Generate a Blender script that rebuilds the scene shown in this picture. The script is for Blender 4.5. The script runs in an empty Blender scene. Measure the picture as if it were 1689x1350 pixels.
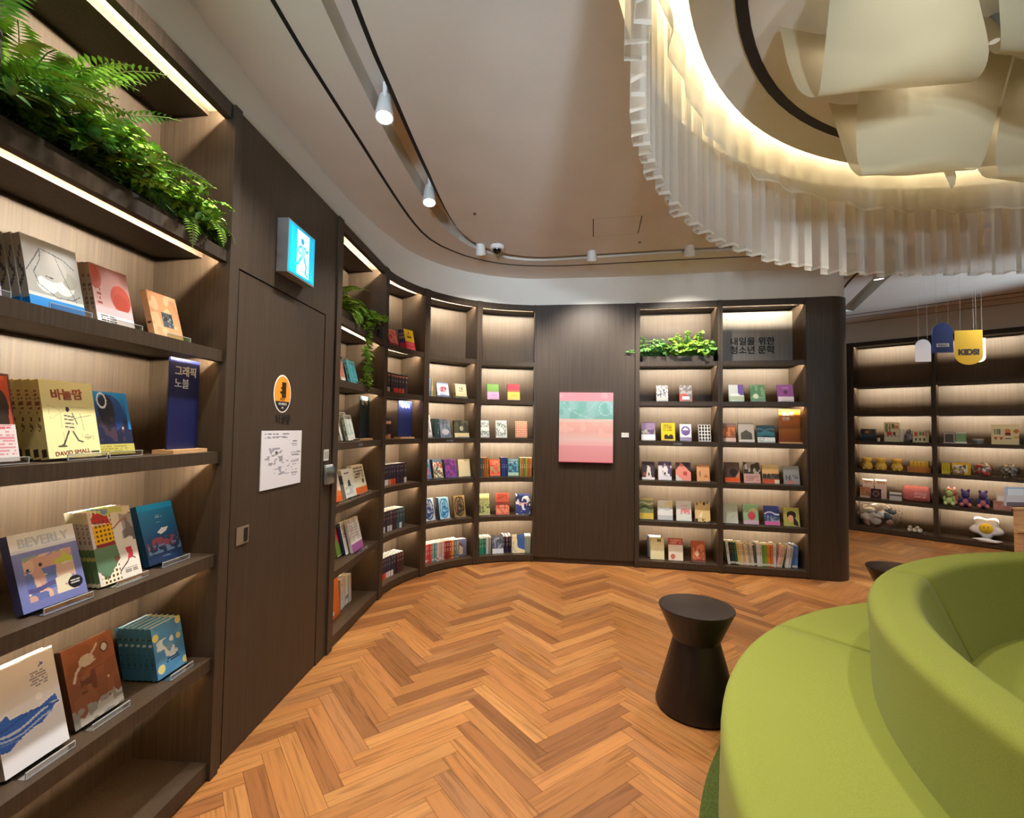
import bpy, bmesh, math, random
from mathutils import Matrix, Vector, Euler
from mathutils.geometry import delaunay_2d_cdt
random.seed(7)
S = bpy.context.scene
COL = S.collection
pi = math.pi
import functools
@functools.lru_cache(None)
def C(h, a=1.0):
    """'rrggbb' sRGB hex to linear rgba"""
    v = [int(h[i:i+2], 16)/255 for i in (0, 2, 4)]
    return tuple((c/12.92 if c <= .04045 else ((c+.055)/1.055)**2.4) for c in v) + (a,)

# ------------------------------------------------------------ camera
CAM_H, PITCH, ROLL, FPX = 1.389, .0402, .01513, 783.0
cp, sp, cr, sr = math.cos(PITCH), math.sin(PITCH), math.cos(ROLL), math.sin(ROLL)
fw = Vector((0, cp, sp)); up0 = Vector((0, -sp, cp)); rt0 = Vector((1, 0, 0))
rt = rt0*cr + up0*sr; up = up0*cr - rt0*sr
cam = bpy.data.cameras.new('camera'); cam.sensor_width = 36; cam.sensor_fit = 'HORIZONTAL'
cam.lens = FPX/1689*36; cam.clip_start = .02
co = bpy.data.objects.new('camera', cam); COL.objects.link(co)
M = Matrix((rt, up, -fw)).transposed().to_4x4(); M.translation = (0, 0, CAM_H)
co.matrix_world = M
S.camera = co
# ------------------------------------------------------------ world, light, exposure
w = bpy.data.worlds.new('world'); S.world = w; w.use_nodes = True
bg = w.node_tree.nodes['Background']
bg.inputs[0].default_value = (.80, .95, 1.12, 1); bg.inputs[1].default_value = .22
S.view_settings.view_transform = 'Standard'; S.view_settings.look = 'None'
S.view_settings.gamma = 1; S.view_settings.exposure = 0.0; S.view_settings.use_curve_mapping = False
S.cycles.use_denoising = True; S.cycles.max_bounces = 6; S.cycles.diffuse_bounces = 3
S.cycles.glossy_bounces = 3; S.cycles.transmission_bounces = 4; S.cycles.transparent_max_bounces = 10
S.cycles.caustics_reflective = False; S.cycles.caustics_refractive = False
S.cycles.sample_clamp_indirect = 4.0
LED_W, SPOT_W, RING_E, STRIP_E, UP_W = 14.0, 134.0, 22.0, .35, 700.0
WARM = (1.0, .87, .66); NEUT = (1.0, .93, .84)
def spot_light(name, loc, to, watts, size=80, blend=.7, col=NEUT, rad=.03, parent=None):
    l = bpy.data.lights.new(name, 'SPOT'); l.energy = watts; l.spot_size = math.radians(size)
    l.spot_blend = blend; l.color = col; l.shadow_soft_size = rad
    o = bpy.data.objects.new(name, l); COL.objects.link(o)
    d = Vector(to) - Vector(loc)
    m = d.to_track_quat('-Z', 'Y').to_matrix().to_4x4(); m.translation = loc
    if parent is not None:
        o.parent = parent; m = parent.matrix_basis.inverted() @ m
    o.matrix_basis = m
    return o

# ------------------------------------------------------------ materials
MATS = {}
def mat(name, col, rough=.5, metal=0, spec=.5, emit=None, es=0, **kw):
    if name in MATS: return MATS[name]
    m = bpy.data.materials.new(name); m.use_nodes = True
    b = m.node_tree.nodes['Principled BSDF']
    b.inputs['Base Color'].default_value = C(col) if isinstance(col, str) else col
    b.inputs['Roughness'].default_value = rough; b.inputs['Metallic'].default_value = metal
    b.inputs['Specular IOR Level'].default_value = spec
    if emit: b.inputs['Emission Color'].default_value = C(emit); b.inputs['Emission Strength'].default_value = es
    for k, v in kw.items(): b.inputs[k.replace('_', ' ')].default_value = v
    MATS[name] = m
    return m
def nodes(m):
    nt = m.node_tree
    return nt, nt.nodes['Principled BSDF'], nt.nodes.new, nt.links.new
def ramp(nt, fac, stops):
    r = nt.nodes.new('ShaderNodeValToRGB'); e = r.color_ramp.elements
    while len(e) < len(stops): e.new(.5)
    for el, (p, c) in zip(e, stops): el.position = p; el.color = c
    nt.links.new(fac, r.inputs[0]); return r
def noisemat(name, c0, c1, scale, rough=.5, bump=0, detail=4, coord='Object', spec=.5, lo=.35, hi=.65, **kw):
    m = mat(name, c0, rough, spec=spec, **kw); nt, b, N, L = nodes(m)
    tc = N('ShaderNodeTexCoord'); mp = N('ShaderNodeMapping'); n = N('ShaderNodeTexNoise')
    L(tc.outputs[coord], mp.inputs[0]); L(mp.outputs[0], n.inputs[0])
    mp.inputs['Scale'].default_value = scale if isinstance(scale, tuple) else (scale,)*3
    n.inputs['Scale'].default_value = 1; n.inputs['Detail'].default_value = detail
    r = ramp(nt, n.outputs[0], [(lo, C(c0)), (hi, C(c1))]); L(r.outputs[0], b.inputs['Base Color'])
    if bump:
        bp = N('ShaderNodeBump'); bp.inputs['Strength'].default_value = bump; bp.inputs['Distance'].default_value = .002
        L(n.outputs[0], bp.inputs['Height']); L(bp.outputs[0], b.inputs['Normal'])
    return m
WOOD = noisemat('dark_oak_veneer', '32281f', '45392d', (120, 120, 2.2), .5, .12, 5, spec=.35, lo=.25, hi=.75)
PAINT = noisemat('ceiling_paint', 'd9d2c6', 'ded7cb', 3.0, .85, spec=.2)
BANDP = noisemat('wall_paint', 'e2ded4', 'e6e2d8', 3.0, .8, spec=.2)
BLACK = mat('black_metal', '0c0a09', .6)
WHITE = mat('white_metal', 'e8e6e0', .4)
PAPER = mat('page_paper', 'efe9da', .8)
LEDM = mat('led_strip_glow', 'c8ab82', .6, emit='ffdcae', es=STRIP_E)
TAN = noisemat('pale_wood', 'c79a68', 'd8b080', (6, 6, 40), .5)
GREEN = noisemat('green_wool_felt', '868d3c', '939a47', 420, .95, .25, 3, spec=.1, Sheen_Weight=.08, Sheen_Roughness=.5)
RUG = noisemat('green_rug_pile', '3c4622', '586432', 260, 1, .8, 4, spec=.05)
STOOL = noisemat('espresso_lacquer', '1c1210', '241815', (30, 30, 3), .38, spec=.45)
ACRYL = bpy.data.materials.new('clear_acrylic'); ACRYL.use_nodes = True
def _acr():
    nt, b, N, L = nodes(ACRYL); out = nt.nodes['Material Output']
    t = N('ShaderNodeBsdfTransparent'); g = N('ShaderNodeBsdfGlossy'); g.inputs['Roughness'].default_value = .08
    lw = N('ShaderNodeLayerWeight'); lw.inputs[0].default_value = .55; mx = N('ShaderNodeMixShader')
    mm = N('ShaderNodeMath'); mm.operation = 'MULTIPLY_ADD'; mm.inputs[1].default_value = .8; mm.inputs[2].default_value = .06
    L(lw.outputs['Facing'], mm.inputs[0]); L(mm.outputs[0], mx.inputs[0])
    L(t.outputs[0], mx.inputs[1]); L(g.outputs[0], mx.inputs[2]); L(mx.outputs[0], out.inputs[0])
    nt.nodes.remove(b)
_acr()
EDGE = mat('acrylic_edge', 'd8dee2', .2, Alpha=.55)
def sheer(name, col, transl, transp):
    m = bpy.data.materials.new(name); m.use_nodes = True; nt, b, N, L = nodes(m); out = nt.nodes['Material Output']
    tl = N('ShaderNodeBsdfTranslucent'); d = N('ShaderNodeBsdfDiffuse'); tp = N('ShaderNodeBsdfTransparent')
    for x in (tl, d): x.inputs[0].default_value = C(col)
    a = N('ShaderNodeMixShader'); a.inputs[0].default_value = transl
    c = N('ShaderNodeMixShader'); c.inputs[0].default_value = transp
    L(d.outputs[0], a.inputs[1]); L(tl.outputs[0], a.inputs[2]); L(a.outputs[0], c.inputs[1]); L(tp.outputs[0], c.inputs[2])
    L(c.outputs[0], out.inputs[0]); nt.nodes.remove(b); MATS[name] = m; return m
SHEER = sheer('sheer_white_voile', 'dcd7cc', .55, .48)
SHEER2 = sheer('sheer_inner_voile', 'dcd8ca', .55, .48)
DRAPE = sheer('draped_cream_organza', 'bdb090', .45, .10)
def _print():
    m = bpy.data.materials.new('printed_cover'); m.use_nodes = True; nt, b, N, L = nodes(m)
    a = N('ShaderNodeAttribute'); a.attribute_name = 'Col'; L(a.outputs[0], b.inputs['Base Color'])
    b.inputs['Roughness'].default_value = .42; b.inputs['Specular IOR Level'].default_value = .35
    MATS['printed_cover'] = m; return m
PRINT = _print()
def _floor():
    m = bpy.data.materials.new('herringbone_oak'); m.use_nodes = True; nt, b, N, L = nodes(m)
    a = N('ShaderNodeAttribute'); a.attribute_name = 'Col'
    uv = N('ShaderNodeUVMap'); uv.uv_map = 'grain'
    mp = N('ShaderNodeMapping'); mp.inputs['Scale'].default_value = (2.2, 38, 1); n = N('ShaderNodeTexNoise')
    n.inputs['Scale'].default_value = 1; n.inputs['Detail'].default_value = 5; n.inputs['Distortion'].default_value = 1.4
    L(uv.outputs[0], mp.inputs[0]); L(mp.outputs[0], n.inputs[0])
    r = ramp(nt, n.outputs[0], [(.3, (.5, .46, .4, 1)), (.5, (1, 1, 1, 1)), (.75, (1.16, 1.15, 1.12, 1))])
    mx = N('ShaderNodeMix'); mx.data_type = 'RGBA'; mx.blend_type = 'MULTIPLY'; mx.inputs[0].default_value = .8
    L(a.outputs[0], mx.inputs[6]); L(r.outputs[0], mx.inputs[7]); L(mx.outputs[2], b.inputs['Base Color'])
    b.inputs['Roughness'].default_value = .36; b.inputs['Specular IOR Level'].default_value = .4
    bp = N('ShaderNodeBump'); bp.inputs['Strength'].default_value = .12; bp.inputs['Distance'].default_value = .002
    L(n.outputs[0], bp.inputs['Height']); L(bp.outputs[0], b.inputs['Normal'])
    return m
FLOORM = _floor()

# ------------------------------------------------------------ mesh helpers
class MB:
    """collects polygons (several materials, optional colours) for ONE mesh object"""
    def __init__(s): s.v = []; s.f = []; s.m = []; s.c = []
    def poly(s, pts, m=0, c=None):
        i = len(s.v); s.v += [tuple(p) for p in pts]; s.f.append(tuple(range(i, i+len(pts)))); s.m.append(m); s.c.append(c)
        return s
    def box(s, x0, y0, z0, x1, y1, z1, m=0, c=None, T=None):
        P = [(x0,y0,z0),(x1,y0,z0),(x1,y1,z0),(x0,y1,z0),(x0,y0,z1),(x1,y0,z1),(x1,y1,z1),(x0,y1,z1)]
        if T is not None: P = [tuple(T @ Vector(p)) for p in P]
        i = len(s.v); s.v += P
        for q in ((0,3,2,1),(4,5,6,7),(0,1,5,4),(1,2,6,5),(2,3,7,6),(3,0,4,7)):
            s.f.append(tuple(i+k for k in q)); s.m.append(m); s.c.append(c)
        return s
    def rings(s, R, m=0, closed=True, cap=True, c=None):
        """quad skin over a list of equal-length rings of points"""
        n = len(R[0]); i = len(s.v)
        for r in R: s.v += [tuple(p) for p in r]
        for a in range(len(R)-1):
            for k in range(n if closed else n-1):
                k2 = (k+1) % n
                s.f.append((i+a*n+k, i+a*n+k2, i+(a+1)*n+k2, i+(a+1)*n+k)); s.m.append(m); s.c.append(c)
        if cap and closed:
            s.f.append(tuple(i+k for k in reversed(range(n)))); s.m.append(m); s.c.append(c)
            e = i+(len(R)-1)*n; s.f.append(tuple(e+k for k in range(n))); s.m.append(m); s.c.append(c)
        return s
    def lathe(s, prof, n=32, cx=0, cy=0, m=0, cap=True, c=None):
        return s.rings([[(cx+r*math.cos(2*pi*k/n), cy+r*math.sin(2*pi*k/n), z) for k in range(n)] for r, z in prof], m, True, cap, c)
    def tube(s, pts, r, n=8, m=0, c=None):
        R = []; pts = [Vector(p) for p in pts]
        for i, p in enumerate(pts):
            d = (pts[min(i+1, len(pts)-1)] - pts[max(i-1, 0)]).normalized()
            a = d.orthogonal().normalized(); b = d.cross(a)
            rr = r[i] if isinstance(r, (list, tuple)) else r
            R.append([p + a*rr*math.cos(2*pi*k/n) + b*rr*math.sin(2*pi*k/n) for k in range(n)])
        return s.rings(R, m, True, True, c)
    def build(s, name, mats, parent=None, smooth=False, loc=None):
        me = bpy.data.meshes.new(name); me.from_pydata(s.v, [], s.f)
        for m in (mats if isinstance(mats, (list, tuple)) else [mats]): me.materials.append(m)
        me.polygons.foreach_set('material_index', s.m)
        if any(c is not None for c in s.c):
            at = me.color_attributes.new('Col', 'FLOAT_COLOR', 'CORNER'); buf = []
            for f, c in zip(s.f, s.c): buf += list(c or (.8, .8, .8, 1))*len(f)
            at.data.foreach_set('color', buf)
        if smooth: me.polygons.foreach_set('use_smooth', [True]*len(s.f))
        me.update(); o = bpy.data.objects.new(name, me); COL.objects.link(o)
        if parent is not None: o.parent = parent
        if loc is not None: o.location = loc
        return o
def autosmooth(o, ang=35):
    me = o.data; bm = bmesh.new(); bm.from_mesh(me); bmesh.ops.remove_doubles(bm, verts=bm.verts, dist=1e-5)
    for f in bm.faces: f.smooth = True
    for e in bm.edges: e.smooth = not (len(e.link_faces) == 2 and e.calc_face_angle(0) > math.radians(ang))
    bm.to_mesh(me); bm.free(); return o
def empty(name, loc=(0, 0, 0), rz=0):
    o = bpy.data.objects.new(name, None); COL.objects.link(o); o.location = loc; o.rotation_euler = (0, 0, rz)
    o.empty_display_size = .1; return o
LABELS = {}
def tag(o, label, cat, group=None):
    n = len(label.split())
    if n > 16: print('LONG', n, label)
    if label in LABELS: print('DUPLICATE', label)
    LABELS[label] = 1
    o['label'] = label; o['category'] = cat
    if group: o['group'] = group
    return o
def struct(o): o['kind'] = 'structure'; return o
def copy_tree(o, parent=None):
    c = o.copy(); COL.objects.link(c)
    if parent is not None: c.parent = parent
    for ch in o.children: copy_tree(ch, c)
    return c
def text(name, body, size, m, parent=None, ext=.001, align='LEFT', bold=0, T=None):
    cu = bpy.data.curves.new(name, 'FONT'); cu.body = body; cu.size = size; cu.extrude = ext; cu.align_x = align; cu.offset = bold
    t = bpy.data.objects.new('tmp', cu); COL.objects.link(t)
    dg = bpy.context.evaluated_depsgraph_get(); dg.update()
    me = bpy.data.meshes.new_from_object(t.evaluated_get(dg)); bpy.data.objects.remove(t); bpy.data.curves.remove(cu)
    me.name = name; me.materials.clear(); me.materials.append(m)
    o = bpy.data.objects.new(name, me); COL.objects.link(o)
    if parent is not None: o.parent = parent
    if T is not None: o.matrix_basis = T
    return o
# lettering on a front face (local x right, z up, facing -y)
def TXT(x, z, y=-.001, lean=0): return Matrix.Translation((x, y, z)) @ Matrix.Rotation(pi/2, 4, 'X') @ Matrix.Rotation(lean, 4, 'Z')
def ray(x, y):
    a = (x-844.5)/FPX; b = (y-675)/FPX
    xx = cr*a + sr*b; u = sr*a - cr*b
    return Vector((xx, cp-sp*u, sp+cp*u))
def atz(x, y, z): r = ray(x, y); return r*((z-CAM_H)/r.z) + Vector((0, 0, CAM_H))
def aty(x, y, Y): r = ray(x, y); return r*(Y/r.y) + Vector((0, 0, CAM_H))

# ------------------------------------------------------------ plan of the place
class Line:
    def __init__(s, p0, p1, a=0, b=None):
        s.p = Vector(p0); d = Vector(p1)-s.p; s.L = d.length; s.u = d/s.L; s.n = Vector((-s.u.y, s.u.x)); s.seg = 1
    def pt(s, t, d=0): q = s.p + s.u*t + s.n*d; return (q.x, q.y)
    def rz(s, t): return math.atan2(s.u.y, s.u.x)
    def hit(s, px, py, d=0):
        r = ray(px, py); r2 = Vector((r.x, r.y)); k = (s.p + s.n*d).dot(s.n)/r2.dot(s.n)
        return (r2*k - s.p).dot(s.u), CAM_H + r.z*k
class Arc:
    c = Vector((.21, 3.732)); R = 1.272
    def __init__(s, a0, a1): s.a0 = math.radians(a0); s.L = math.radians(a0-a1)*s.R; s.seg = 8
    def th(s, t): return s.a0 - t/s.R
    def pt(s, t, d=0): a = s.th(t); return (s.c.x + (s.R+d)*math.cos(a), s.c.y + (s.R+d)*math.sin(a))
    def rz(s, t): a = s.th(t); return math.atan2(-math.cos(a), math.sin(a))
    def hit(s, px, py, d=0):
        r = ray(px, py); A = r.x**2+r.y**2; B = -2*(r.x*s.c.x+r.y*s.c.y); K = s.c.length_squared-(s.R+d)**2
        k = (-B+math.sqrt(B*B-4*A*K))/2/A; a = math.atan2(r.y*k-s.c.y, r.x*k-s.c.x)
        return (s.a0-a)*s.R, CAM_H + r.z*k
def LW(Y): return (-1.163+.0564*(Y-1.9), Y)
ZT = [2.09, 1.683, 1.278, .874, .47, .07]      # tops of the six shelf boards
HT, DEP, CZ = 2.70, .31, 2.985
FB0 = Vector((4.909, 6.89)); FBU = Vector((.6931, -.7208))
def FBP(t): q = FB0 + FBU*t; return (q.x, q.y)
# bay: path of the outer width, inset left, inset right
BAYS = {
 'Z': (Line(LW(.215), LW(1.045)), .025, .025), 'A': (Line(LW(1.045), LW(1.945)), .025, .045),
 'B': (Line(LW(2.92), LW(3.882)), .07, .037), 'C': (Arc(173.0, 144.0), .035, .033), 'D': (Arc(144.0, 115.9), .033, .03),
 'E': (Arc(115.9, 88.6), .025, .012), 'F': (Line((1.262, 4.866), (2.067, 4.708)), .045, .022),
 'G': (Line((2.067, 4.708), (2.84, 4.556)), .022, .012),
 'H': (Line(FBP(0), FBP(.915)), .05, .025), 'I': (Line(FBP(.915), FBP(1.81)), .025, .025), 'J': (Line(FBP(1.81), FBP(2.70)), .025, .05)}
BN = {'A': 'the nearest left bookcase', 'B': 'the ivy bookcase', 'C': 'the first curved bookcase', 'D': 'the second curved bookcase',
      'E': 'the third curved bookcase', 'F': 'the bookcase right of painting', 'G': 'the bookcase beside the column',
      'H': 'the left far bookcase', 'I': 'the right far bookcase'}
RN = ['top shelf', 'second shelf', 'third shelf', 'fourth shelf', 'fifth shelf', 'bottom shelf']
def path(P, d, n=None):
    n = n or P.seg; return [P.pt(P.L*k/n, d) for k in range(n+1)]
def sweep(mb, P, s0, s1, prof, m=0, o=(0, 0)):
    """profile [(depth, z)] swept along a bay path from s0 to s1"""
    n = P.seg
    R = [[(q[0]-o[0], q[1]-o[1], z) for q, z in ((P.pt(s0+(s1-s0)*k/n, d), z) for d, z in prof)] for k in range(n+1)]
    mb.rings(R, m, True, True); return mb

# ============================================================ FLOOR (herringbone planks)
def floor():
    L_, W_ = 7, .0765
    ang = math.radians(36); e1 = Vector((math.cos(ang), math.sin(ang))); e2 = Vector((-e1.y, e1.x))
    u0, v0 = 1.061, 2.353
    tints = ['ac7542', 'a36d3c', 'b27b46', '98643a', 'b8824c', 'a87142', '8c5c36', 'b07844', 'ab7340', 'a06e44']
    rnd = random.Random(3); mb = MB(); uvs = []
    mb.poly([(-2, -4, -.004), (9, -4, -.004), (9, 9, -.004), (-2, 9, -.004)], 1, C('3a2412')); uvs += [(0, 0)]*4
    def plank(a0, b0, a1, b1, along):
        g = .0006/W_
        P = [(a0+g, b0+g), (a1-g, b0+g), (a1-g, b1-g), (a0+g, b1-g)]
        q = [e1*(u0+a*W_) + e2*(v0+b*W_) for a, b in P]
        c = q[0]+q[2]; cx, cy = c.x/2, c.y/2
        if not (-1.45 < cx < 7 and -.6 < cy < 7.6) or cx > 1.25*cy+1.6: return
        k = rnd.uniform(.86, 1.08); t = C(rnd.choice(tints)); col = (t[0]*k, t[1]*k, t[2]*k, 1)
        mb.poly([(p.x, p.y, 0) for p in q], 0, col)
        o = rnd.random()*50; l = L_*W_
        uvs.extend([(o, o), (o+l, o), (o+l, o+W_), (o, o+W_)] if along else [(o, o), (o, o+W_), (o+l, o+W_), (o+l, o)])
    for y in range(-70, 80):
        for m in range(-10, 16):
            x0 = y % (2*L_) + 2*L_*m
            plank(x0, y, x0+L_, y+1, True)
    for x in range(-70, 130):
        for m in range(-10, 16):
            y0 = x - 2*L_ + 1 + 2*L_*m
            plank(x, y0, x+1, y0+L_, False)
    o = mb.build('floor', [FLOORM, mat('floor_joint', '2a190c', .8)])
    uv = o.data.uv_layers.new(name='grain')
    uv.data.foreach_set('uv', [c for p in uvs for c in p])
    struct(o)
floor()

# ============================================================ CEILING, upper wall band, troughs
def smooth_path(pts, n=80):
    """resample a Catmull-Rom curve through pts"""
    P = [Vector(p) for p in pts]; P = [P[0]*2-P[1]] + P + [P[-1]*2-P[-2]]; out = []
    for i in range(1, len(P)-2):
        for k in range(5):
            t = k/5; a, b, c, d = P[i-1:i+3]
            out.append(.5*((2*b) + (c-a)*t + (2*a-5*b+4*c-d)*t*t + (3*b-a-3*c+d)*t**3))
    out.append(P[-2]); ds = [0]
    for a, b in zip(out, out[1:]): ds.append(ds[-1]+(b-a).length)
    res = []; j = 0
    for k in range(n):
        s = ds[-1]*k/(n-1)
        while j < len(ds)-2 and ds[j+1] < s: j += 1
        t = (s-ds[j])/max(ds[j+1]-ds[j], 1e-9); res.append(out[j].lerp(out[j+1], t))
    return res
K = 1.0095
slot_c = [(-.96, -3.5), (-.95, 0)] + [(x*K, y*K) for x, y in [(-.923, 1.707), (-.902, 2.173), (-.873, 2.611), (-.845, 3.07), (-.81, 3.48), (-.765, 3.78), (-.69, 4.01), (-.565, 4.2), (-.38, 4.38), (-.1, 4.525), (.25, 4.565), (.65, 4.52), (1.427, 4.36), (2.011, 4.25)]] + [(2.6, 4.19), (3.05, 4.17), (3.3, 4.4), (3.5, 4.9), (4.1, 6.2)]
tro_c = [(-.76, -3.5), (-.75, 0)] + [(x*K, y*K) for x, y in [(-.733, 1.704), (-.722, 2.1), (-.70, 2.55), (-.671, 2.9), (-.635, 3.23), (-.595, 3.52), (-.54, 3.76), (-.465, 3.95), (-.35, 4.13), (-.2, 4.28), (.0, 4.39), (.296, 4.416), (.774, 4.308), (1.367, 4.178), (1.841, 4.09)]] + [(2.55, 3.99), (3.1, 3.98), (3.42, 4.2), (3.66, 4.75), (4.3, 6.2)]
tri_c = [(-.63, -3.5), (-.625, 0)] + [(x*K, y*K) for x, y in [(-.62, 1.702), (-.60, 2.2), (-.578, 2.6), (-.552, 2.95), (-.525, 3.25), (-.487, 3.55), (-.43, 3.8), (-.35, 3.98), (-.25, 4.12), (-.08, 4.24), (.1, 4.305), (.3, 4.313), (.757, 4.218), (1.341, 4.095), (1.802, 4.003)]] + [(2.52, 3.88), (3.14, 3.85), (3.54, 4.13), (3.80, 4.72), (4.44, 6.15)]
slot_p, tro_p, tri_p = [smooth_path(c, 90) for c in (slot_c, tro_c, tri_c)]
RC = Vector((2.42, .79)); R_HOLE, R_DISC = 2.24, 2.005
def circ(r, n, c=RC): return [Vector((c.x+r*math.cos(2*pi*k/n), c.y+r*math.sin(2*pi*k/n))) for k in range(n)]
def inside(p, poly):
    r = False; j = len(poly)-1
    for i in range(len(poly)):
        a, b = poly[i], poly[j]
        if (a.y > p.y) != (b.y > p.y) and p.x < (b.x-a.x)*(p.y-a.y)/(b.y-a.y)+a.x: r = not r
        j = i
    return r
def ceiling():
    outer = [Vector(p) for p in ((-1.9, -4), (9, -4), (9, 9), (-1.9, 9))]
    tr = tro_p + tri_p[::-1]; ring = circ(R_HOLE, 120)
    V = []; E = []
    for loop in (outer, tr, ring):
        b = len(V); V += loop; E += [(b+i, b+(i+1) % len(loop)) for i in range(len(loop))]
    v, e, f, *_ = delaunay_2d_cdt(V, E, [], 0, 1e-6)
    mb = MB()
    for t in f:
        c = sum((v[i] for i in t), Vector((0, 0)))/len(t)
        if inside(c, tr) or inside(c, ring): continue
        mb.poly([(v[i].x, v[i].y, CZ) for i in reversed(t)], 0)
    for loop, h in ((tr, .11), (ring, .26)):
        for a, b in zip(loop, loop[1:]+loop[:1]):
            mb.poly([(a.x, a.y, CZ), (b.x, b.y, CZ), (b.x, b.y, CZ+h), (a.x, a.y, CZ+h)])
    for k in range(len(tro_p)-1):
        q = (tro_p[k], tri_p[k], tri_p[k+1], tro_p[k+1]); mb.poly([(p.x, p.y, CZ+.11) for p in q])
    mb.poly([(p.x, p.y, CZ+.26) for p in ring][::-1])
    struct(mb.build('ceiling', PAINT))
    d = MB(); d.lathe([(R_DISC, CZ), (R_DISC+.004, CZ+.012), (R_DISC, CZ+.03)], 128, RC.x, RC.y)
    struct(d.build('ceiling_disc', PAINT))
ceiling()
def strip(name, path_, w0, z0, z1, m, side=1, k0=0, k1=None):
    """narrow trim running along a ceiling curve"""
    P = path_[k0:k1]; mb = MB(); R = []
    for i, p in enumerate(P):
        d = (P[min(i+1, len(P)-1)]-P[max(i-1, 0)]).normalized(); n = Vector((d.y, -d.x))*side
        wd = w0[i] if isinstance(w0, list) else w0
        q = p + n*wd; R.append([(p.x, p.y, z0), (q.x, q.y, z0), (q.x, q.y, z1), (p.x, p.y, z1)])
    mb.rings(R); return struct(mb.build(name, m))
strip('trim_1', slot_p, .018, CZ-.003, CZ+.004, BLACK)
kk = [i for i, p in enumerate(tri_p) if p.y < 3.9 and p.x < 0]
strip('trim_2', tri_p, [.020 if i < kk[-1]-6 else .020*max(0.05, (kk[-1]-i)/6) for i in range(len(kk))], CZ-.003, CZ+.004, BLACK, 1, 0, kk[-1])
tr3 = MB(); tr3.rings([[(RC.x-.10+r*math.cos(2*pi*k/96), RC.y+.08+r*math.sin(2*pi*k/96), z) for k in range(96)] for r, z in ((1.685, CZ+.001), (1.685, CZ-.004), (1.728, CZ-.004), (1.728, CZ+.001))], 0, True, False)
struct(tr3.build('trim_3', BLACK))
# raised drum above the drapes
dr = MB(); dr.lathe([(1.0, CZ-.05), (1.0, CZ), ], 64, 2.62, .62); struct(dr.build('ceiling_drum', PAINT))
# access hatch outline in the ceiling
hm = MB()
H_ = [atz(978.5, 361, CZ-.001), atz(978.5, 391, CZ-.001), atz(1052.5, 385, CZ-.001), atz(1059, 356, CZ-.001)]
for a, b in ((0, 1), (2, 3), (3, 0), (1, 2)):
    p, q = H_[a], H_[b]; n = (q-p).normalized().cross(Vector((0, 0, 1)))*(.0035 if (a, b) in ((0, 1), (2, 3)) else .001)
    hm.poly([p-n, q-n, q+n, p+n]); zz = Vector((0, 0, .003)); hm.poly([p-n+zz, p+n+zz, q+n+zz, q-n+zz])
struct(hm.build('trim_4', mat('shadow_gap', '3a2a1e', .9)))
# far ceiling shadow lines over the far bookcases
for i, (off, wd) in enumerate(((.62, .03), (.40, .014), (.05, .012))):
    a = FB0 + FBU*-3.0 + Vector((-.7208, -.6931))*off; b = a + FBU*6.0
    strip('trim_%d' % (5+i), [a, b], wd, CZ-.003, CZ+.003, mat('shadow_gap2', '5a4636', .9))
# white band between bookcase tops and ceiling
def band():
    P = [(-1.25, -4), (-1.25, 0), (-1.245, 1.7), (-1.238, 2.3), (-1.212, 2.9), (-1.165, 3.4), (-1.085, 3.82)]
    P += [Arc(160, 88).pt(t*1.272, .004) for t in [math.radians(72)*k/16 for k in range(17)]]
    P += [(1.26, 4.872), (2.06, 4.706), (2.83, 4.563)]
    c = Vector((3.074, 4.697)); P += [(c.x+.19*math.cos(a), c.y+.19*math.sin(a)) for a in [math.radians(-99.8+12*k) for k in range(12)]]
    P += [(3.12, 5.3), (3.12, 7.4), (4.3, 7.6)]
    mb = MB(); R = []
    for i, p in enumerate(P):
        p = Vector(p); a = Vector(P[max(i-1, 0)]); b = Vector(P[min(i+1, len(P)-1)]); d = (b-a).normalized(); n = Vector((-d.y, d.x))*.03
        R.append([(p.x, p.y, HT+.001), (p.x, p.y, CZ), (p.x+n.x, p.y+n.y, CZ), (p.x+n.x, p.y+n.y, HT+.001)])
    mb.rings(R); struct(autosmooth(mb.build('wall_upper', BANDP)))
    F = [FBP(-3.2), FBP(2.75)]; n = Vector((.7208, .6931))
    mb = MB(); R = []
    for p in F:
        q = Vector(p)+n*.012; e = Vector(p)+n*.1; R.append([(q.x, q.y, HT+.001), (q.x, q.y, CZ), (e.x, e.y, CZ), (e.x, e.y, HT+.001)])
    mb.rings(R); struct(mb.build('wall_upper_far', BANDP))
band()
def wallbox(name, a, b, z0, z1, th, m, parent=None):
    a = Vector(a); b = Vector(b); d = (b-a).normalized(); n = Vector((-d.y, d.x))*th; mb = MB()
    mb.rings([[(p.x, p.y, z0), (p.x, p.y, z1), (p.x+n.x, p.y+n.y, z1), (p.x+n.x, p.y+n.y, z0)] for p in (a, b)])
    o = mb.build(name, m, parent); 
    return struct(o) if parent is None else o
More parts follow.
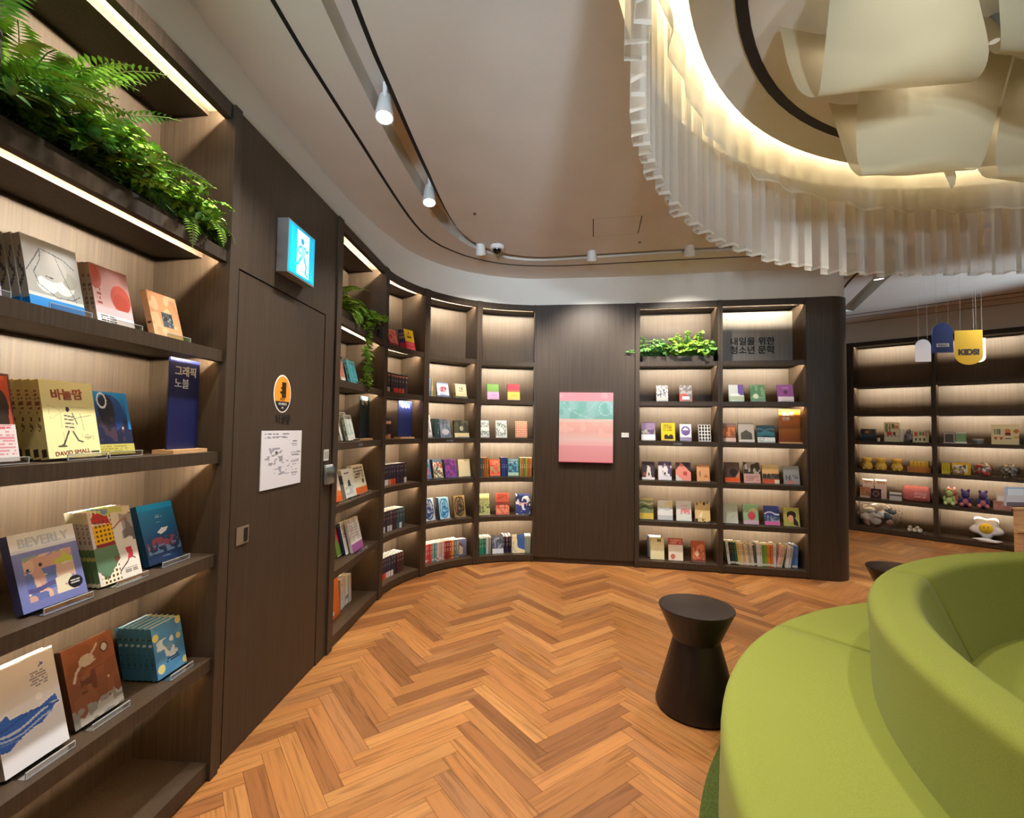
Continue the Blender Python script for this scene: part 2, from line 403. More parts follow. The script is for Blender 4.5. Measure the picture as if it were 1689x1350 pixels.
# plain panels of the dark wall
wallbox('wall_left_rear', (-1.27, -4), LW(.213), 0, HT, .32, WOOD)
Y0, Y1, Y2 = 1.949, 1.987, 2.79
wallbox('wall_left_jamb', LW(Y0), LW(Y1-.012), 0, HT, .3, WOOD)
wallbox('wall_left_header', LW(Y1-.012), LW(Y2+.004), 2.045, HT, .3, WOOD)
wallbox('wall_left', LW(Y2+.004), LW(2.917), 0, HT, .3, WOOD)
a = Vector(LW(Y1)); b = Vector(LW(Y2)); n_ = Vector((-.9984, .0563))
door = wallbox('door_1', a+n_*.004, b+n_*.004, .004, 2.04, .05, WOOD)
wallbox('wall_door_gap', a+n_*.06, b+n_*.06, 0, 2.045, .1, BLACK)
DW = Line(LW(1.9), LW(3.9))          # frame of the left wall for what hangs on it
E6, E7 = (.2425, 5.0036), (1.260, 4.868)
wallbox('wall_back', E6, E7, .055, HT, .3, WOOD); 
wallbox('baseboard_back', Vector(E6)+Vector((.001, .012)), Vector(E7)+Vector((-.001, .012)), 0, .053, .28, WOOD)
def column():
    c = Vector((3.074, 4.697)); P = [(2.842, 4.5545)] + [(c.x+.2*math.cos(a), c.y+.2*math.sin(a)) for a in [math.radians(-99.8+6*k) for k in range(19)]]
    P += [(3.30, 5.2), (3.30, 7.4), (2.84, 7.4)]
    mb = MB(); mb.rings([[(x, y, z) for x, y in P] for z in (0, HT)])
    struct(autosmooth(mb.build('wall_rounded_end', WOOD), 40))
column()
# hidden backs that close the room behind the bookcases
wallbox('wall_far', FBP(-3.2), FBP(-.002), 0, HT, .1, WOOD)
wallbox('wall_far_end', FBP(2.702), FBP(4.2), 0, CZ, .1, BANDP)

# ============================================================ CURTAIN RING AND DRAPES
def pleats(name, r0, amp, n, z0f, z1, m, box=True):
    R0 = []; R1 = []; rnd = random.Random(5); hem = []
    pts = ((0, 0), (.42, 0), (.5, 1), (.92, 1)) if box else ((0, 0), (.25, .5), (.5, 1), (.75, .5))
    for k in range(n):
        j = rnd.uniform(.6, 1.3); dz = rnd.uniform(-.006, .006)
        for t, f in pts:
            a = 2*pi*(k+t*1.0)/n; r = r0 + amp*f*j; x, y = RC.x+r*math.cos(a), RC.y+r*math.sin(a)
            rb = r + (.012*f-.006 if box else 0); xb, yb = RC.x+rb*math.cos(a), RC.y+rb*math.sin(a)
            z0 = z0f(math.degrees(a) % 360)
            R0.append((xb, yb, z0+dz)); hem.append((x*.06+xb*.94, y*.06+yb*.94, z0+dz+.014)); R1.append((x, y, z1))
    mb = MB(); mb.rings([R0, hem], 1, True, False); mb.rings([hem, R1], 0, True, False)
    h = sheer('hem_'+name, 'dcd6c8', .4, .28)
    return mb.build(name, [m, h])
tag(pleats('pleated_curtain', 2.125, .045, 104, lambda a: 2.382, CZ+.2, SHEER), 'long pleated sheer white curtain hanging around the ceiling ring', 'curtain')
def zb(a):
    T = [(60, 2.72), (72, 2.735), (86, 2.757), (100, 2.76), (112, 2.778), (125, 2.774), (142, 2.80), (170, 2.79), (360, 2.76)]
    if a < 60: return 2.73
    for (p, q), (r, s_) in zip(T, T[1:]):
        if p <= a <= r: return q+(s_-q)*(a-p)/(r-p) + .007*math.sin(a*.75)
tag(autosmooth(pleats('sheer_valance', 2.045, .035, 46, zb, CZ+.2, SHEER2, False), 80), 'short wavy inner sheer valance glowing behind the ceiling disc', 'curtain')
lm = MB(); lm.rings([[(RC.x+r*math.cos(2*pi*k/96), RC.y+r*math.sin(2*pi*k/96), z) for k in range(96)] for r, z in ((1.90, CZ+.035), (1.985, CZ+.035), (1.985, CZ+.075), (1.90, CZ+.075))], 0, True, False)
lm.rings([[(RC.x+r*math.cos(2*pi*k/96), RC.y+r*math.sin(2*pi*k/96), z) for k in range(96)] for r, z in ((2.088, CZ+.13), (2.098, CZ+.13), (2.098, CZ+.15), (2.088, CZ+.15))], 0, True, False)  # extra glowing ring added behind the valance to brighten the pleated curtain
tag(lm.build('cove_light', mat('cove_led', 'fff0c8', .6, emit='fff0ca', es=RING_E)), 'glowing strip light on the ceiling disc rim with added outer ring', 'light strip')
def drape(label, sec, nx=26, ny=30, dz=0, fold=.0, m=DRAPE):
    """cloth hung in a U: sec = list of (xl, xr, y, zl, zr) along its length"""
    P = []; n = len(sec)-1
    for j in range(ny+1):
        t = j/ny*n; i = min(int(t), n-1); f = t-i
        def cat(k):
            a, b, c, d = (sec[max(i-1, 0)][k], sec[i][k], sec[i+1][k], sec[min(i+2, n)][k])
            return .5*(2*b+(c-a)*f+(2*a-5*b+4*c-d)*f*f+(3*b-a-3*c+d)*f**3)
        xl, xr, y, zl, zr = [cat(k) for k in range(5)]; row = []
        for q in range(nx+1):
            u = q/nx; z = zl+(zr-zl)*u + fold*math.sin(u*pi*1.6+.4)*(1 if z_low(sec, t) else .0)
            row.append((xl+(xr-xl)*u, y+.03*math.sin(u*5+t), z))
        P.append(row)
    mb = MB(); mb.rings(P, 0, False, False); o = mb.build('fabric_drape', m, smooth=True)
    return tag(o, label, 'drape')
def z_low(sec, t): return .8 < t < len(sec)-1.8
zc = CZ-.01
drape('large cream drape looped nearest below the ceiling disc', [(1.02, 1.38, 1.46, zc, zc), (1.03, 1.50, 1.50, 2.76, 2.80), (1.05, 1.62, 1.56, 2.63, 2.69), (1.06, 1.66, 1.63, 2.585, 2.66), (1.03, 1.66, 1.71, 2.65, 2.70), (1.02, 1.66, 1.77, 2.80, 2.84), (1.02, 1.66, 1.80, zc, zc)], fold=-.02)
drape('square cream drape hanging lower behind the large looped one', [(1.46, 2.05, 1.93, zc, zc), (1.465, 2.045, 1.96, 2.80, 2.80), (1.475, 2.03, 1.98, 2.60, 2.60), (1.49, 2.02, 2.0, 2.535, 2.545), (1.50, 2.0, 2.05, 2.515, 2.56), (1.50, 2.0, 2.12, 2.60, 2.62), (1.5, 2.0, 2.17, 2.8, 2.8), (1.5, 2.0, 2.2, zc, zc)], fold=-.012)
drape('cream drape at right edge beside the square drape', [(2.09, 2.75, 1.93, zc, zc), (2.085, 2.75, 1.96, 2.80, 2.80), (2.075, 2.75, 1.98, 2.60, 2.60), (2.08, 2.75, 2.0, 2.55, 2.54), (2.10, 2.75, 2.05, 2.52, 2.52), (2.1, 2.75, 2.14, 2.6, 2.6), (2.1, 2.75, 2.2, zc, zc)], fold=-.012)
drape('cream drape high in the upper right corner', [(1.50, 2.3, 1.44, zc, zc), (1.58, 2.3, 1.48, 2.85, 2.76), (1.66, 2.3, 1.55, 2.76, 2.60), (1.70, 2.3, 1.62, 2.74, 2.58), (1.72, 2.3, 1.7, 2.80, 2.66), (1.72, 2.3, 1.76, zc, zc)])
tl = MB(); tl.rings([[(1.94, 2.12, 2.62), (1.965, 2.13, 2.62), (1.99, 2.125, 2.62), (2.02, 2.14, 2.62)], [(1.945, 2.10, 2.55), (1.97, 2.11, 2.55), (1.99, 2.11, 2.56), (2.02, 2.13, 2.575)], [(1.95, 2.08, 2.485), (1.965, 2.09, 2.50), (1.985, 2.1, 2.52), (2.01, 2.12, 2.56)]], 0, False, False)
tag(tl.build('drape_tail', DRAPE, smooth=True), 'small cream cloth tail dangling under the square drape', 'drape')

# ============================================================ CEILING SPOTS, CAMERA
LENS = mat('lamp_lens', 'ffffff', .4, emit='fff2dc', es=26)
def spotlight(x, y, to, label, watts=SPOT_W, size=95, col=NEUT, z=CZ-.02, grp='spotlights in the ceiling trough', big=1):
    t = empty('ceiling_spotlight', (x, y, z)); d = (Vector(to)-Vector((x, y, z))).normalized()
    q = d.to_track_quat('-Z', 'Y').to_matrix().to_4x4()
    b = MB(); b.lathe([(.026, .115), (.030, .11), (.046, -.012), (.046, -.02), (.040, -.02), (.038, -.008), (.0, -.008)], 24)
    o = autosmooth(b.build('housing', WHITE, t)); o.matrix_basis = Matrix.Translation((0, 0, -.03)) @ q
    l = MB(); l.lathe([(.037, -.0095), (.0, -.0105)], 24, cap=False)
    o = l.build('lens', LENS, t); o.matrix_basis = Matrix.Translation((0, 0, -.03)) @ q
    s = MB(); s.lathe([(.012, .14), (.012, .0)], 12); s.build('stem', WHITE, t)
    spot_light('lamp', (x+d.x*.03, y+d.y*.03, z-.03+d.z*.03), to, watts, size, .8, col, .035, t)
    return tag(t, label, 'spotlight')
a = atz(634, 192, CZ-.06); spotlight(a.x, a.y, (-.52, 1.7, .6), 'bright white spotlight nearest in the left ceiling trough')
a = atz(708, 333, CZ-.06); spotlight(a.x, a.y, (-.45, 2.6, .6), 'second lit white spotlight along the left ceiling trough')
a = atz(793, 418, CZ-.06); spotlight(a.x, a.y, (-.25, 4.86, 1.75), 'white spotlight beside the dome camera at the trough bend')
a = atz(976, 428, CZ-.06); spotlight(a.x, a.y, (.82, 4.9, 1.75), 'white spotlight above the pink painting')
a = atz(1137, 420, CZ-.06); spotlight(a.x, a.y, (1.75, 4.78, 1.75), 'white spotlight above the bookcase right of the painting')
a = atz(1449, 456, CZ-.04); spotlight(a.x, a.y, (3.9, 4.9, .2), 'lit white spotlight right of the column top')
cd = atz(820, 406, CZ); t = empty('security_camera', (cd.x, cd.y, CZ))
b = MB(); b.lathe([(.062, 0), (.062, -.012), (.058, -.03), (.05, -.034)], 28); autosmooth(b.build('housing', WHITE, t))
b = MB(); b.lathe([(.040, -.034), (.036, -.05), (.026, -.062), (.012, -.069), (.001, -.071)], 24); autosmooth(b.build('dome', mat('smoked_dome', '0b0a0a', .15), t))
tag(t, 'small white dome security camera on the ceiling', 'security camera')
for (px, py), nm in (((783, 352), 'small dark sprinkler head in the ceiling left of the hatch'), ((1055, 399.5), 'small brown ceiling dot below the access hatch')):
    p = atz(px, py, CZ); b = MB(); b.lathe([(.012, 0), (.010, -.006), (.004, -.008)], 12); o = b.build('sprinkler_head', mat('sprinkler_brown', '6a4a38', .5), loc=(p.x, p.y, CZ)); tag(o, nm, 'sprinkler')
p = atz(1640, 62, CZ-.08); t = empty('ceiling_spotlight', (p.x, p.y, CZ-.09))
b = MB(); b.lathe([(.02, .09), (.022, 0), (.018, -.004)], 16); b.build('housing', mat('spot_grey', '8a8680', .4), t)
b = MB(); b.lathe([(.016, -.0055), (.0, -.006)], 16, cap=False); b.build('lens', mat('small_lens', 'ffffff', .4, emit='fff6ea', es=3), t)
tag(t, 'tiny grey spotlight in the gap between cream drapes', 'spotlight')
# unseen trough spot on the ferns, then downlights added to brighten floor, sofa, shelves
spot_light('trough_spot', (-.70, 1.25, CZ-.03), (-1.2, 1.45, 2.2), SPOT_W*.6, 75, .8, NEUT, .04)
for i, (x, y, tx, ty) in enumerate(((-.74, .9, -1.0, 1.1), (.3, 3.3, .3, 3.0), (1.6, 3.35, 1.5, 3.1), (-.1, 1.25, .1, 1.7), (1.5, 1.15, 1.6, 1.35), (4.6, 4.3, 4.9, 4.9), (5.0, 3.0, 5.4, 4.4), (3.2, .3, 2.6, 2.1))):
    spot_light('added_downlight', (x, y, CZ-.012), (tx, ty, 0), SPOT_W*(.5, .95, .95, .45, .62, .95, .95, 2.6)[i], 115 if i < 7 else 66, .9, NEUT, .05)

for x, y in ((1.33, 1.66), (1.75, 2.06), (2.35, 2.05)):
    spot_light('dome_downlight', (x, y, CZ-.02), (x, y, 0), 4, 165, .5, NEUT, .05)
for i, (x, y, tx, ty, tz, k) in enumerate(((-.6, -1.7, -.35, 3.6, 2.98, .88), (1.5, -1.9, 1.7, 1.5, 2.98, .6), (6.3, 2.2, 4.4, 5.2, 2.98, 1.1), (.25, -2.3, 1.0, 4.0, 2.9, 1.0), (2.3, -2.7, 2.4, 2.95, 2.62, .55))):       # torchieres added out of view to brighten ceiling, wall band and drapes
    t = empty('added_uplighter', (x, y, 0))
    b = MB(); b.lathe([(.14, 0), (.14, .02), (.02, .03)], 24); b.build('base', BLACK, t)
    b = MB(); b.lathe([(.012, .03), (.012, 1.70)], 10); b.build('pole', BLACK, t)
    b = MB(); b.lathe([(.03, 1.70), (.15, 1.80), (.146, 1.80), (.03, 1.71)], 24); b.build('shade', WHITE, t)
    spot_light('lamp', (x, y, 1.82), (tx, ty, tz), UP_W*k, 32, .9, (.76, .93, 1.12), .14, t)
    tag(t, ('added unseen fill torchiere near the left wall', 'added unseen fill torchiere behind the sofa side', 'added unseen fill torchiere near the far shelves', 'added unseen fill torchiere behind the viewpoint left of the rear sofa', 'added unseen fill torchiere furthest behind the sofa')[i], 'floor lamp')

# ============================================================ SOFA, RUG, STOOLS
CS = Vector((2.55, .87)); CB = Vector((2.92, .80))
def arcseg(mb, c, prof, a0, a1, rnd=.02):
    n = max(4, int(abs(a1-a0)/3)); g = math.degrees(.004/prof[0][0])
    mr = sum(p[0] for p in prof)/len(prof); mz = sum(p[1] for p in prof)/len(prof)
    A = [(a0+g, 1), (a0+g+.12, .55), (a0+g+.45, 0)] + [(a0+(a1-a0)*k/n, 0) for k in range(1, n)] + [(a1-g-.45, 0), (a1-g-.12, .55), (a1-g, 1)]
    R = []
    for a, sh in A:
        th = math.radians(a); ring = []
        for r, z in prof:
            v = Vector((mr-r, mz-z)); l = v.length; r2 = r+v.x/l*rnd*sh; z2 = z+v.y/l*rnd*sh
            ring.append((c.x+r2*math.cos(th), c.y+r2*math.sin(th), z2))
        R.append(ring)
    mb.rings(R); return mb
sofa = empty('round_sofa', (2.55, .87, 0)); SO = (-2.55, -.87, 0)
def rprof(pts, n=5):
    """round the corners of an (r, z, radius) polygon"""
    out = []
    for i, (x, y, r) in enumerate(pts):
        p = Vector((x, y)); a = Vector(pts[i-1][:2])-p; b = Vector(pts[(i+1) % len(pts)][:2])-p
        if r == 0: out.append((x, y)); continue
        s, e = p+a.normalized()*r, p+b.normalized()*r
        for k in range(n+1): t = k/n; q = s*(1-t)**2 + p*2*t*(1-t) + e*t*t; out.append((q.x, q.y))
    return out
seatp = rprof([(1.995, .06, .03), (1.985, .425, .055), (1.30, .43, 0), (1.30, .06, 0)])
for a0, a1 in ((47, 127), (127, 207), (207, 262)):
    o = arcseg(MB(), CS, seatp, a0, a1).build('seat_cushion', GREEN, sofa, loc=SO); autosmooth(o, 50)
backp = rprof([(1.855, .40, 0), (1.868, .752, .04), (1.712, .757, .035), (1.555, .40, 0)])
for a0, a1 in ((40, 127.6), (127.6, 215), (215, 262)):
    o = arcseg(MB(), CB, backp, a0, a1).build('backrest', GREEN, sofa, loc=SO); autosmooth(o, 50)
inn = rprof([(1.575, .36, 0), (1.57, .432, .02), (.02, .435, 0), (.02, .36, 0)])
o = arcseg(MB(), CB, inn, 42, 260, .005).build('inner_seat', GREEN, sofa, loc=SO); autosmooth(o, 50)
tag(sofa, 'large round lime green felt sofa with curved inner backrest', 'sofa')
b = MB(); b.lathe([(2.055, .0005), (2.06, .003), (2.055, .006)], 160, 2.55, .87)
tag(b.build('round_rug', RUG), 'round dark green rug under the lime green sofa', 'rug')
def stool(x, y, label):
    t = empty('hourglass_stool', (x, y, 0))
    b = MB(); b.lathe([(.193, 0.007), (.197, .012), (.197, .03), (.112, .337)], 64); autosmooth(b.build('base', STOOL, t), 30)
    b = MB(); b.lathe([(.112, .337), (.114, .341), (.183, .494), (.182, .499), (.178, .5)], 64); autosmooth(b.build('seat', STOOL, t), 30)
    tag(t, label, 'stool')
stool(.952, 2.452, 'dark brown hourglass stool in front of the green sofa')
stool(2.575, 3.175, 'dark brown hourglass stool half hidden behind the sofa back')

# ============================================================ BOOKCASES
def bookcase(k, label):
    P, ia, ib = BAYS[k]; mid = P.pt(P.L/2); t = empty('bookcase', (mid[0], mid[1], 0)); o = mid; a, b = ia, P.L-ib
    for s0, s1 in ((.0008, a), (b, P.L-.0008)):
        sweep(MB(), P, s0, s1, [(-.012, 0), (-.012, HT), (DEP+.018, HT), (DEP+.018, 0)], 0, o).build('side_panel', WOOD, t)
    sweep(MB(), P, a, b, [(DEP, .02), (DEP, HT-.02), (DEP+.018, HT-.02), (DEP+.018, .02)], 0, o).build('back_panel', WOOD, t)
    def board(zt, th, name):
        zb = zt-th
        pr = [(0, zt), (0, zb), (.032, zb), (.032, zb+.006), (.009, zb+.006), (.009, zb+.036), (.105, zb+.036), (.105, zb+.016), (DEP, zb+.016), (DEP, zt)]
        s = sweep(MB(), P, a, b, pr, 0, o).build(name, WOOD, t)
        sweep(MB(), P, a+.001, b-.001, [(.012, zb+.0358), (.012, zb+.0345), (.1045, zb+.0345), (.1045, zb+.0358)], 0, o).build('led_strip', LEDM, s)
        L = bpy.data.lights.new('shelf_led', 'AREA'); L.shape = 'RECTANGLE'; L.size = (b-a)*.97; L.size_y = .006; L.energy = LED_W; L.color = WARM
        lo = bpy.data.objects.new('shelf_led', L); COL.objects.link(lo); lo.parent = t
        m_ = (a+b)/2; q = P.pt(m_, .0115); r = P.rz(m_); dn = math.radians(8)
        # emit along the inward normal, a little downward
        zdir = -(Vector((-math.sin(r), math.cos(r), 0))*math.cos(dn) + Vector((0, 0, -1))*math.sin(dn)); xdir = Vector((math.cos(r), math.sin(r), 0)); ydir = zdir.cross(xdir)
        m = Matrix((xdir, ydir, zdir)).transposed().to_4x4(); m.translation = (q[0]-o[0], q[1]-o[1], zb+.024); lo.matrix_basis = m
    board(HT, .06, 'top_board')
    for z in ZT[:5]: board(z, .046, 'shelf')
    sweep(MB(), P, a, b, [(0, ZT[5]), (0, .012), (.012, .0), (DEP, 0), (DEP, ZT[5])], 0, o).build('base_board', WOOD, t)
    return tag(t, label, 'bookcase')
BC = {}
for k, l in (('Z', 'dark wood bookcase out at the far left before the nearest'), ('A', 'tall dark wood bookcase nearest on the left with ferns'), ('B', 'straight dark wood bookcase just past the exit sign door'), ('C', 'curved dark wood bookcase with rows of dark spines'),
             ('D', 'curved dark wood bookcase second from the left in the bend'), ('E', 'curved dark wood bookcase left of the pink painting panel'), ('F', 'dark wood bookcase right of the painting with leafy plants on top shelf'),
             ('G', 'dark wood bookcase with Korean lettering beside the rounded column'), ('H', 'far dark wood bookcase directly right of the column'), ('I', 'far dark wood bookcase at right edge with flower cushion'), ('J', 'far dark wood bookcase hidden past the right edge')):
    BC[k] = bookcase(k, l)

# ============================================================ BOOKS
def noise2(u, v, s):
    def h(i, j):
        n = (i*374761393 + j*668265263 + s*974634) & 0xffffffff; n = ((n ^ (n >> 13))*1274126177) & 0xffffffff
        return ((n ^ (n >> 16)) & 1023)/1023
    i, j = math.floor(u), math.floor(v); f, g = u-i, v-j; f = f*f*(3-2*f); g = g*g*(3-2*g)
    return (h(i, j)*(1-f)+h(i+1, j)*f)*(1-g) + (h(i, j+1)*(1-f)+h(i+1, j+1)*f)*g
def paint(art, u, v):
    c = (.8, .8, .8, 1)
    for op in art:
        k = op[0]
        if k == 'bg': c = C(op[1])
        elif k == 'b':
            if op[1] <= v < op[2]: c = C(op[3])
        elif k == 'r':
            if op[1] <= u < op[3] and op[2] <= v < op[4]: c = C(op[5])
        elif k == 'e':
            if ((u-op[1])/op[3])**2 + ((v-op[2])/op[4])**2 < 1: c = C(op[5])
        elif k == 'o':
            q = ((u-op[1])/op[3])**2 + ((v-op[2])/op[4])**2
            if op[6] < q < 1: c = C(op[5])
        elif k == 'g':
            if op[1] <= v < op[2]:
                t = (v-op[1])/(op[2]-op[1]); a, b = C(op[3]), C(op[4]); c = tuple(a[i]*(1-t)+b[i]*t for i in range(4))
        elif k == 'n':       # blobs: scale, threshold, colour, box, seed
            if op[4] <= u < op[6] and op[5] <= v < op[7] and noise2(u*op[1], v*op[1]*1.4, op[8]) > op[2]: c = C(op[3])
        elif k == 'l':       # rows of print: box, rows, colour
            if op[1] <= u < op[3] and op[2] <= v < op[4]:
                t = (v-op[2])/(op[4]-op[2])*op[5]
                if t-int(t) > .45 and noise2(u*26, int(t)*7.3+op[1]*50, 4) > .38: c = C(op[6])
        elif k == 'p':
            if inside(Vector((u, v)), [Vector(q) for q in op[1]]): c = C(op[2])
        elif k == 'w':       # wavy band: centre, half height, amplitude, waves, colour
            if abs(v - op[1] - op[3]*math.sin(u*op[4]*6.283+op[1]*9)) < op[2]: c = C(op[5])
        elif k == 'd':       # dot grid
            a, b = u*op[1], v*op[2]
            if (a-int(a)-.5)**2 + (b-int(b)-.5)**2 < op[3]**2: c = C(op[4])
        elif k == 's':       # stroke polyline: points, half width, colour
            for (a, b), (e, f) in zip(op[1], op[1][1:]):
                d = (e-a)**2+(f-b)**2+1e-9; t = max(0, min(1, ((u-a)*(e-a)+(v-b)*(f-b))/d))
                if (u-a-t*(e-a))**2+((v-b-t*(f-b))*1.35)**2 < op[2]**2: c = C(op[3])
    return c
def art_grid(mb, P00, U, V, art, nu, nv, m=0):
    """coloured grid: corner, edge vectors"""
    P00, U, V = Vector(P00), Vector(U), Vector(V)
    for j in range(nv):
        for i in range(nu):
            q = [P00+U*(a/nu)+V*(b/nv) for a, b in ((i, j), (i+1, j), (i+1, j+1), (i, j+1))]
            mb.poly(q, m, paint(art, (i+.5)/nu, (j+.5)/nv))
def book_mesh(name, w, h, t, art, spine, res=(14, 19), sres=(3, 14)):
    """book standing upright: front cover faces -y, spine on -x; base centre at origin"""
    x0, x1 = -w/2, w/2; mb = MB(); ct = min(.0022, t*.2); bgc = paint(art[:1], .5, .5)
    art_grid(mb, (x0, 0, 0), (w, 0, 0), (0, 0, h), art, *res)
    art_grid(mb, (x0, t, 0), (0, -t, 0), (0, 0, h), spine, *sres)
    sc = paint(spine[:1], .5, .5)
    mb.poly([(x1, t, 0), (x0, t, 0), (x0, t, h), (x1, t, h)], 0, bgc)
    for z in (0, h):
        mb.poly([(x0, 0, z), (x1, 0, z), (x1, ct, z), (x0, ct, z)], 0, bgc); mb.poly([(x0, t-ct, z), (x1, t-ct, z), (x1, t, z), (x0, t, z)], 0, bgc)
        mb.poly([(x0, ct, z), (x0+ct, ct, z), (x0+ct, t-ct, z), (x0, t-ct, z)], 0, sc)
    for y in (0, t-ct): mb.poly([(x1, y, 0), (x1, y+ct, 0), (x1, y+ct, h), (x1, y, h)], 0, bgc)
    mb.poly([(x1, ct, 0), (x0, ct, 0), (x0, ct, h), (x1, ct, h)], 0, bgc); mb.poly([(x0+ct, t-ct, 0), (x1, t-ct, 0), (x1, t-ct, h), (x0+ct, t-ct, h)], 0, bgc)
    o = mb.build(name, PRINT)
    pg = MB(); pg.box(x0+ct, ct+.0002, .002, x1-.003, t-ct-.0002, h-.002); pg.build('page_block', PAPER, o)
    return o
def put(o, P, s, d, z, tilt=0, lean=0, turn=0):
    x, y = P.pt(s, d); m = Matrix.Translation((x, y, z)) @ Matrix.Rotation(P.rz(s)+turn, 4, 'Z') @ Matrix.Rotation(lean, 4, 'Y') @ Matrix.Rotation(-tilt, 4, 'X')
    o.matrix_basis = m; return o
STANDS = {}
def stand(P, s, d, z, label, w=.1, depth=.02, tl=.24):
    key = (round(min(w*.8, .16), 2), round(depth, 3), round(tl, 3))
    if key not in STANDS:
        mb = MB(); hw = key[0]/2; yb = depth/math.cos(tl)+.003
        mb.box(-hw, -.035, 0, hw, yb+.02, .0025); mb.box(-hw, -.035, .0026, hw, -.0325, .02)
        for q in ((-hw, .0026, hw, .0042), (-hw, .0186, hw, .0202), (-hw-.0002, .0026, -hw+.0014, .02), (hw-.0014, .0026, hw+.0002, .02)): mb.box(q[0], -.0354, q[1], q[2], -.0322, q[3], 1)
        T = Matrix.Translation((0, yb, .0028)) @ Matrix.Rotation(-tl, 4, 'X'); mb.box(-hw*.7, 0, 0, hw*.7, .003, .10, T=T)
        o = STANDS[key] = mb.build('book_stand', [ACRYL, EDGE])
    else: o = STANDS[key].copy(); COL.objects.link(o)
    put(o, P, s, d, z+.0004); tag(o, label, 'book stand', 'acrylic book stands')
ORD = ['second', 'third', 'fourth', 'fifth', 'sixth', 'seventh']
BOOKS = {}
def face(k, row, xl, xr, yt, yb, art, desc, n=1, t=.02, spine=None, tilt=14, res=(26, 36), st=True, d=.055, dx=0, ttl=None):
    """face-out book (a stack of n) whose lower front edge spans xl..xr (photo pixels) on shelf `row`"""
    P = BAYS[k][0]; s0, _ = P.hit(xl, yb, d); s1, _ = P.hit(xr, yb, d); s = (s0+s1)/2; w_ = abs(s1-s0)
    zt = P.hit((xl+xr)/2, yt, d+.035)[1]; tl = math.radians(tilt); z = ZT[row]+(.0036 if st else .001)+t*math.sin(tl)
    h = max(.06, (zt-z)/math.cos(tl)); loc = '%s of %s' % (RN[row], BN[k])
    sp = spine or [('bg', art[0][1]), ('l', .2, .15, .8, .85, 9, '303030')]
    o = book_mesh('book', w_, h, t, art, sp, res, (3, 16) if res[0] < 30 else (5, 40))
    put(o, P, s, d, z, tl)
    if ttl: ttl(o, w_, h)
    tag(o, '%s on %s' % (desc, loc), 'book')
    m0 = o.matrix_basis.copy()
    for i in range(1, n):
        c = o.copy(); COL.objects.link(c)
        for ch in o.children:
            if ch.name.startswith('page'): q = ch.copy(); COL.objects.link(q); q.parent = c
        c.matrix_basis = m0 @ Matrix.Translation((dx*i, (t+.0006)*i, (t+.0006)*i*math.tan(tl)))
        ww = desc.split(); short = ' '.join(ww[:4]) if len(ww) > 5 else desc
        tag(c, '%s copy behind the %s, %s' % (ORD[i-1], short, loc), 'book', 'copies behind the %s on %s' % (short, loc))
    if st:
        sh = ' '.join(desc.split()[:4]); stand(P, s, d, ZT[row], 'clear stand under the %s, %s' % (sh, loc), w_, n*(t+.0006), tl)
    return o
def spines(k, row, xl, xr, yb, items, what, d=.075, dep=.13, lean=0, jit=.008, seed=1):
    """row of books, spines out; items: (relative thickness, height, spine art)"""
    P = BAYS[k][0]; s0 = P.hit(xl, yb, d)[0]; s1 = P.hit(xr, yb, d)[0]; tot = sum(i[0] for i in items); sc = (s1-s0)/tot
    rnd = random.Random(seed); s = s0; loc = '%s of %s' % (RN[row], BN[k]); N = len(items); seen = {}
    NO = ['first', 'second', 'third', 'fourth', 'fifth', 'sixth', 'seventh', 'eighth', 'ninth', 'tenth', 'eleventh', 'twelfth', 'thirteenth', 'fourteenth', 'fifteenth', 'sixteenth', 'seventeenth', 'eighteenth', 'nineteenth', 'twentieth', 'twenty-first', 'twenty-second', 'twenty-third', 'twenty-fourth', 'twenty-fifth']
    i = -1
    for it in items:
        if it[1] is None: s += it[0]*sc; continue
        i += 1; tk, h, sp = it[0]*sc, it[1], it[2]; ln = math.radians(it[3]) if len(it) > 3 else lean
        o = book_mesh('book', dep, h, tk*.96, [('bg', sp[0][1])], sp, (2, 2), (3, 22))
        # spine (-x) to face the room: turn 90 degrees about z
        x = s + tk/2; dd = d + rnd.uniform(0, jit)
        xx, yy = P.pt(x, dd)
        rise = abs(math.sin(ln))*tk/2
        m = Matrix.Translation((xx, yy, ZT[row]+.001+rise)) @ Matrix.Rotation(P.rz(x), 4, 'Z') @ Matrix.Rotation(ln, 4, 'Y') @ Matrix.Rotation(pi/2, 4, 'Z') @ Matrix.Translation((dep/2, -tk*.48, 0))
        o.matrix_basis = m
        tag(o, '%s %s from left, %s' % (NO[i], what, loc), 'book', '%s on %s' % (what+'s', loc))
        s += tk

# ------------------------------------------------------------ nearest left bookcase (A)
NR = (80, 108)
INK = mat('ink_dark', '2a2622', .7); INKR = mat('ink_red', '7c2f26', .7); INKW = mat('ink_white', 'f4f6fa', .6); INKP = mat('ink_pale', 'c9d6ea', .6)
sil = [('bg', 'a9a9a6'), ('g', 0, .16, '1277c8', '1f8ad8'), ('b', .16, .2, 'cfd3d4'), ('e', .35, .36, .18, .12, 'e2e5e6'), ('e', .66, .42, .2, .16, 'd8dcdd'), ('e', .78, .5, .14, .12, '9b9c93'), ('e', .45, .62, .3, .2, 'b2b2ae'),
       ('s', [(.02, .5), (.2, .72), (.3, .86), (.5, .84), (.72, .8), (.9, .7)], .008, '3c4350'), ('s', [(.3, .86), (.28, .7), (.14, .5), (.2, .34), (.5, .2), (.8, .22), (.94, .3)], .007, '3c4350'), ('s', [(.55, .84), (.7, .5), (.86, .2)], .006, '4a505a'), ('s', [(.35, .48), (.47, .47)], .01, '222222')]
silsp = [('bg', 'a8a49c'), ('b', 0, .12, '1277c8'), ('s', [(.1, .3), (.8, .45), (.2, .6), (.7, .8)], .05, '55565a')]
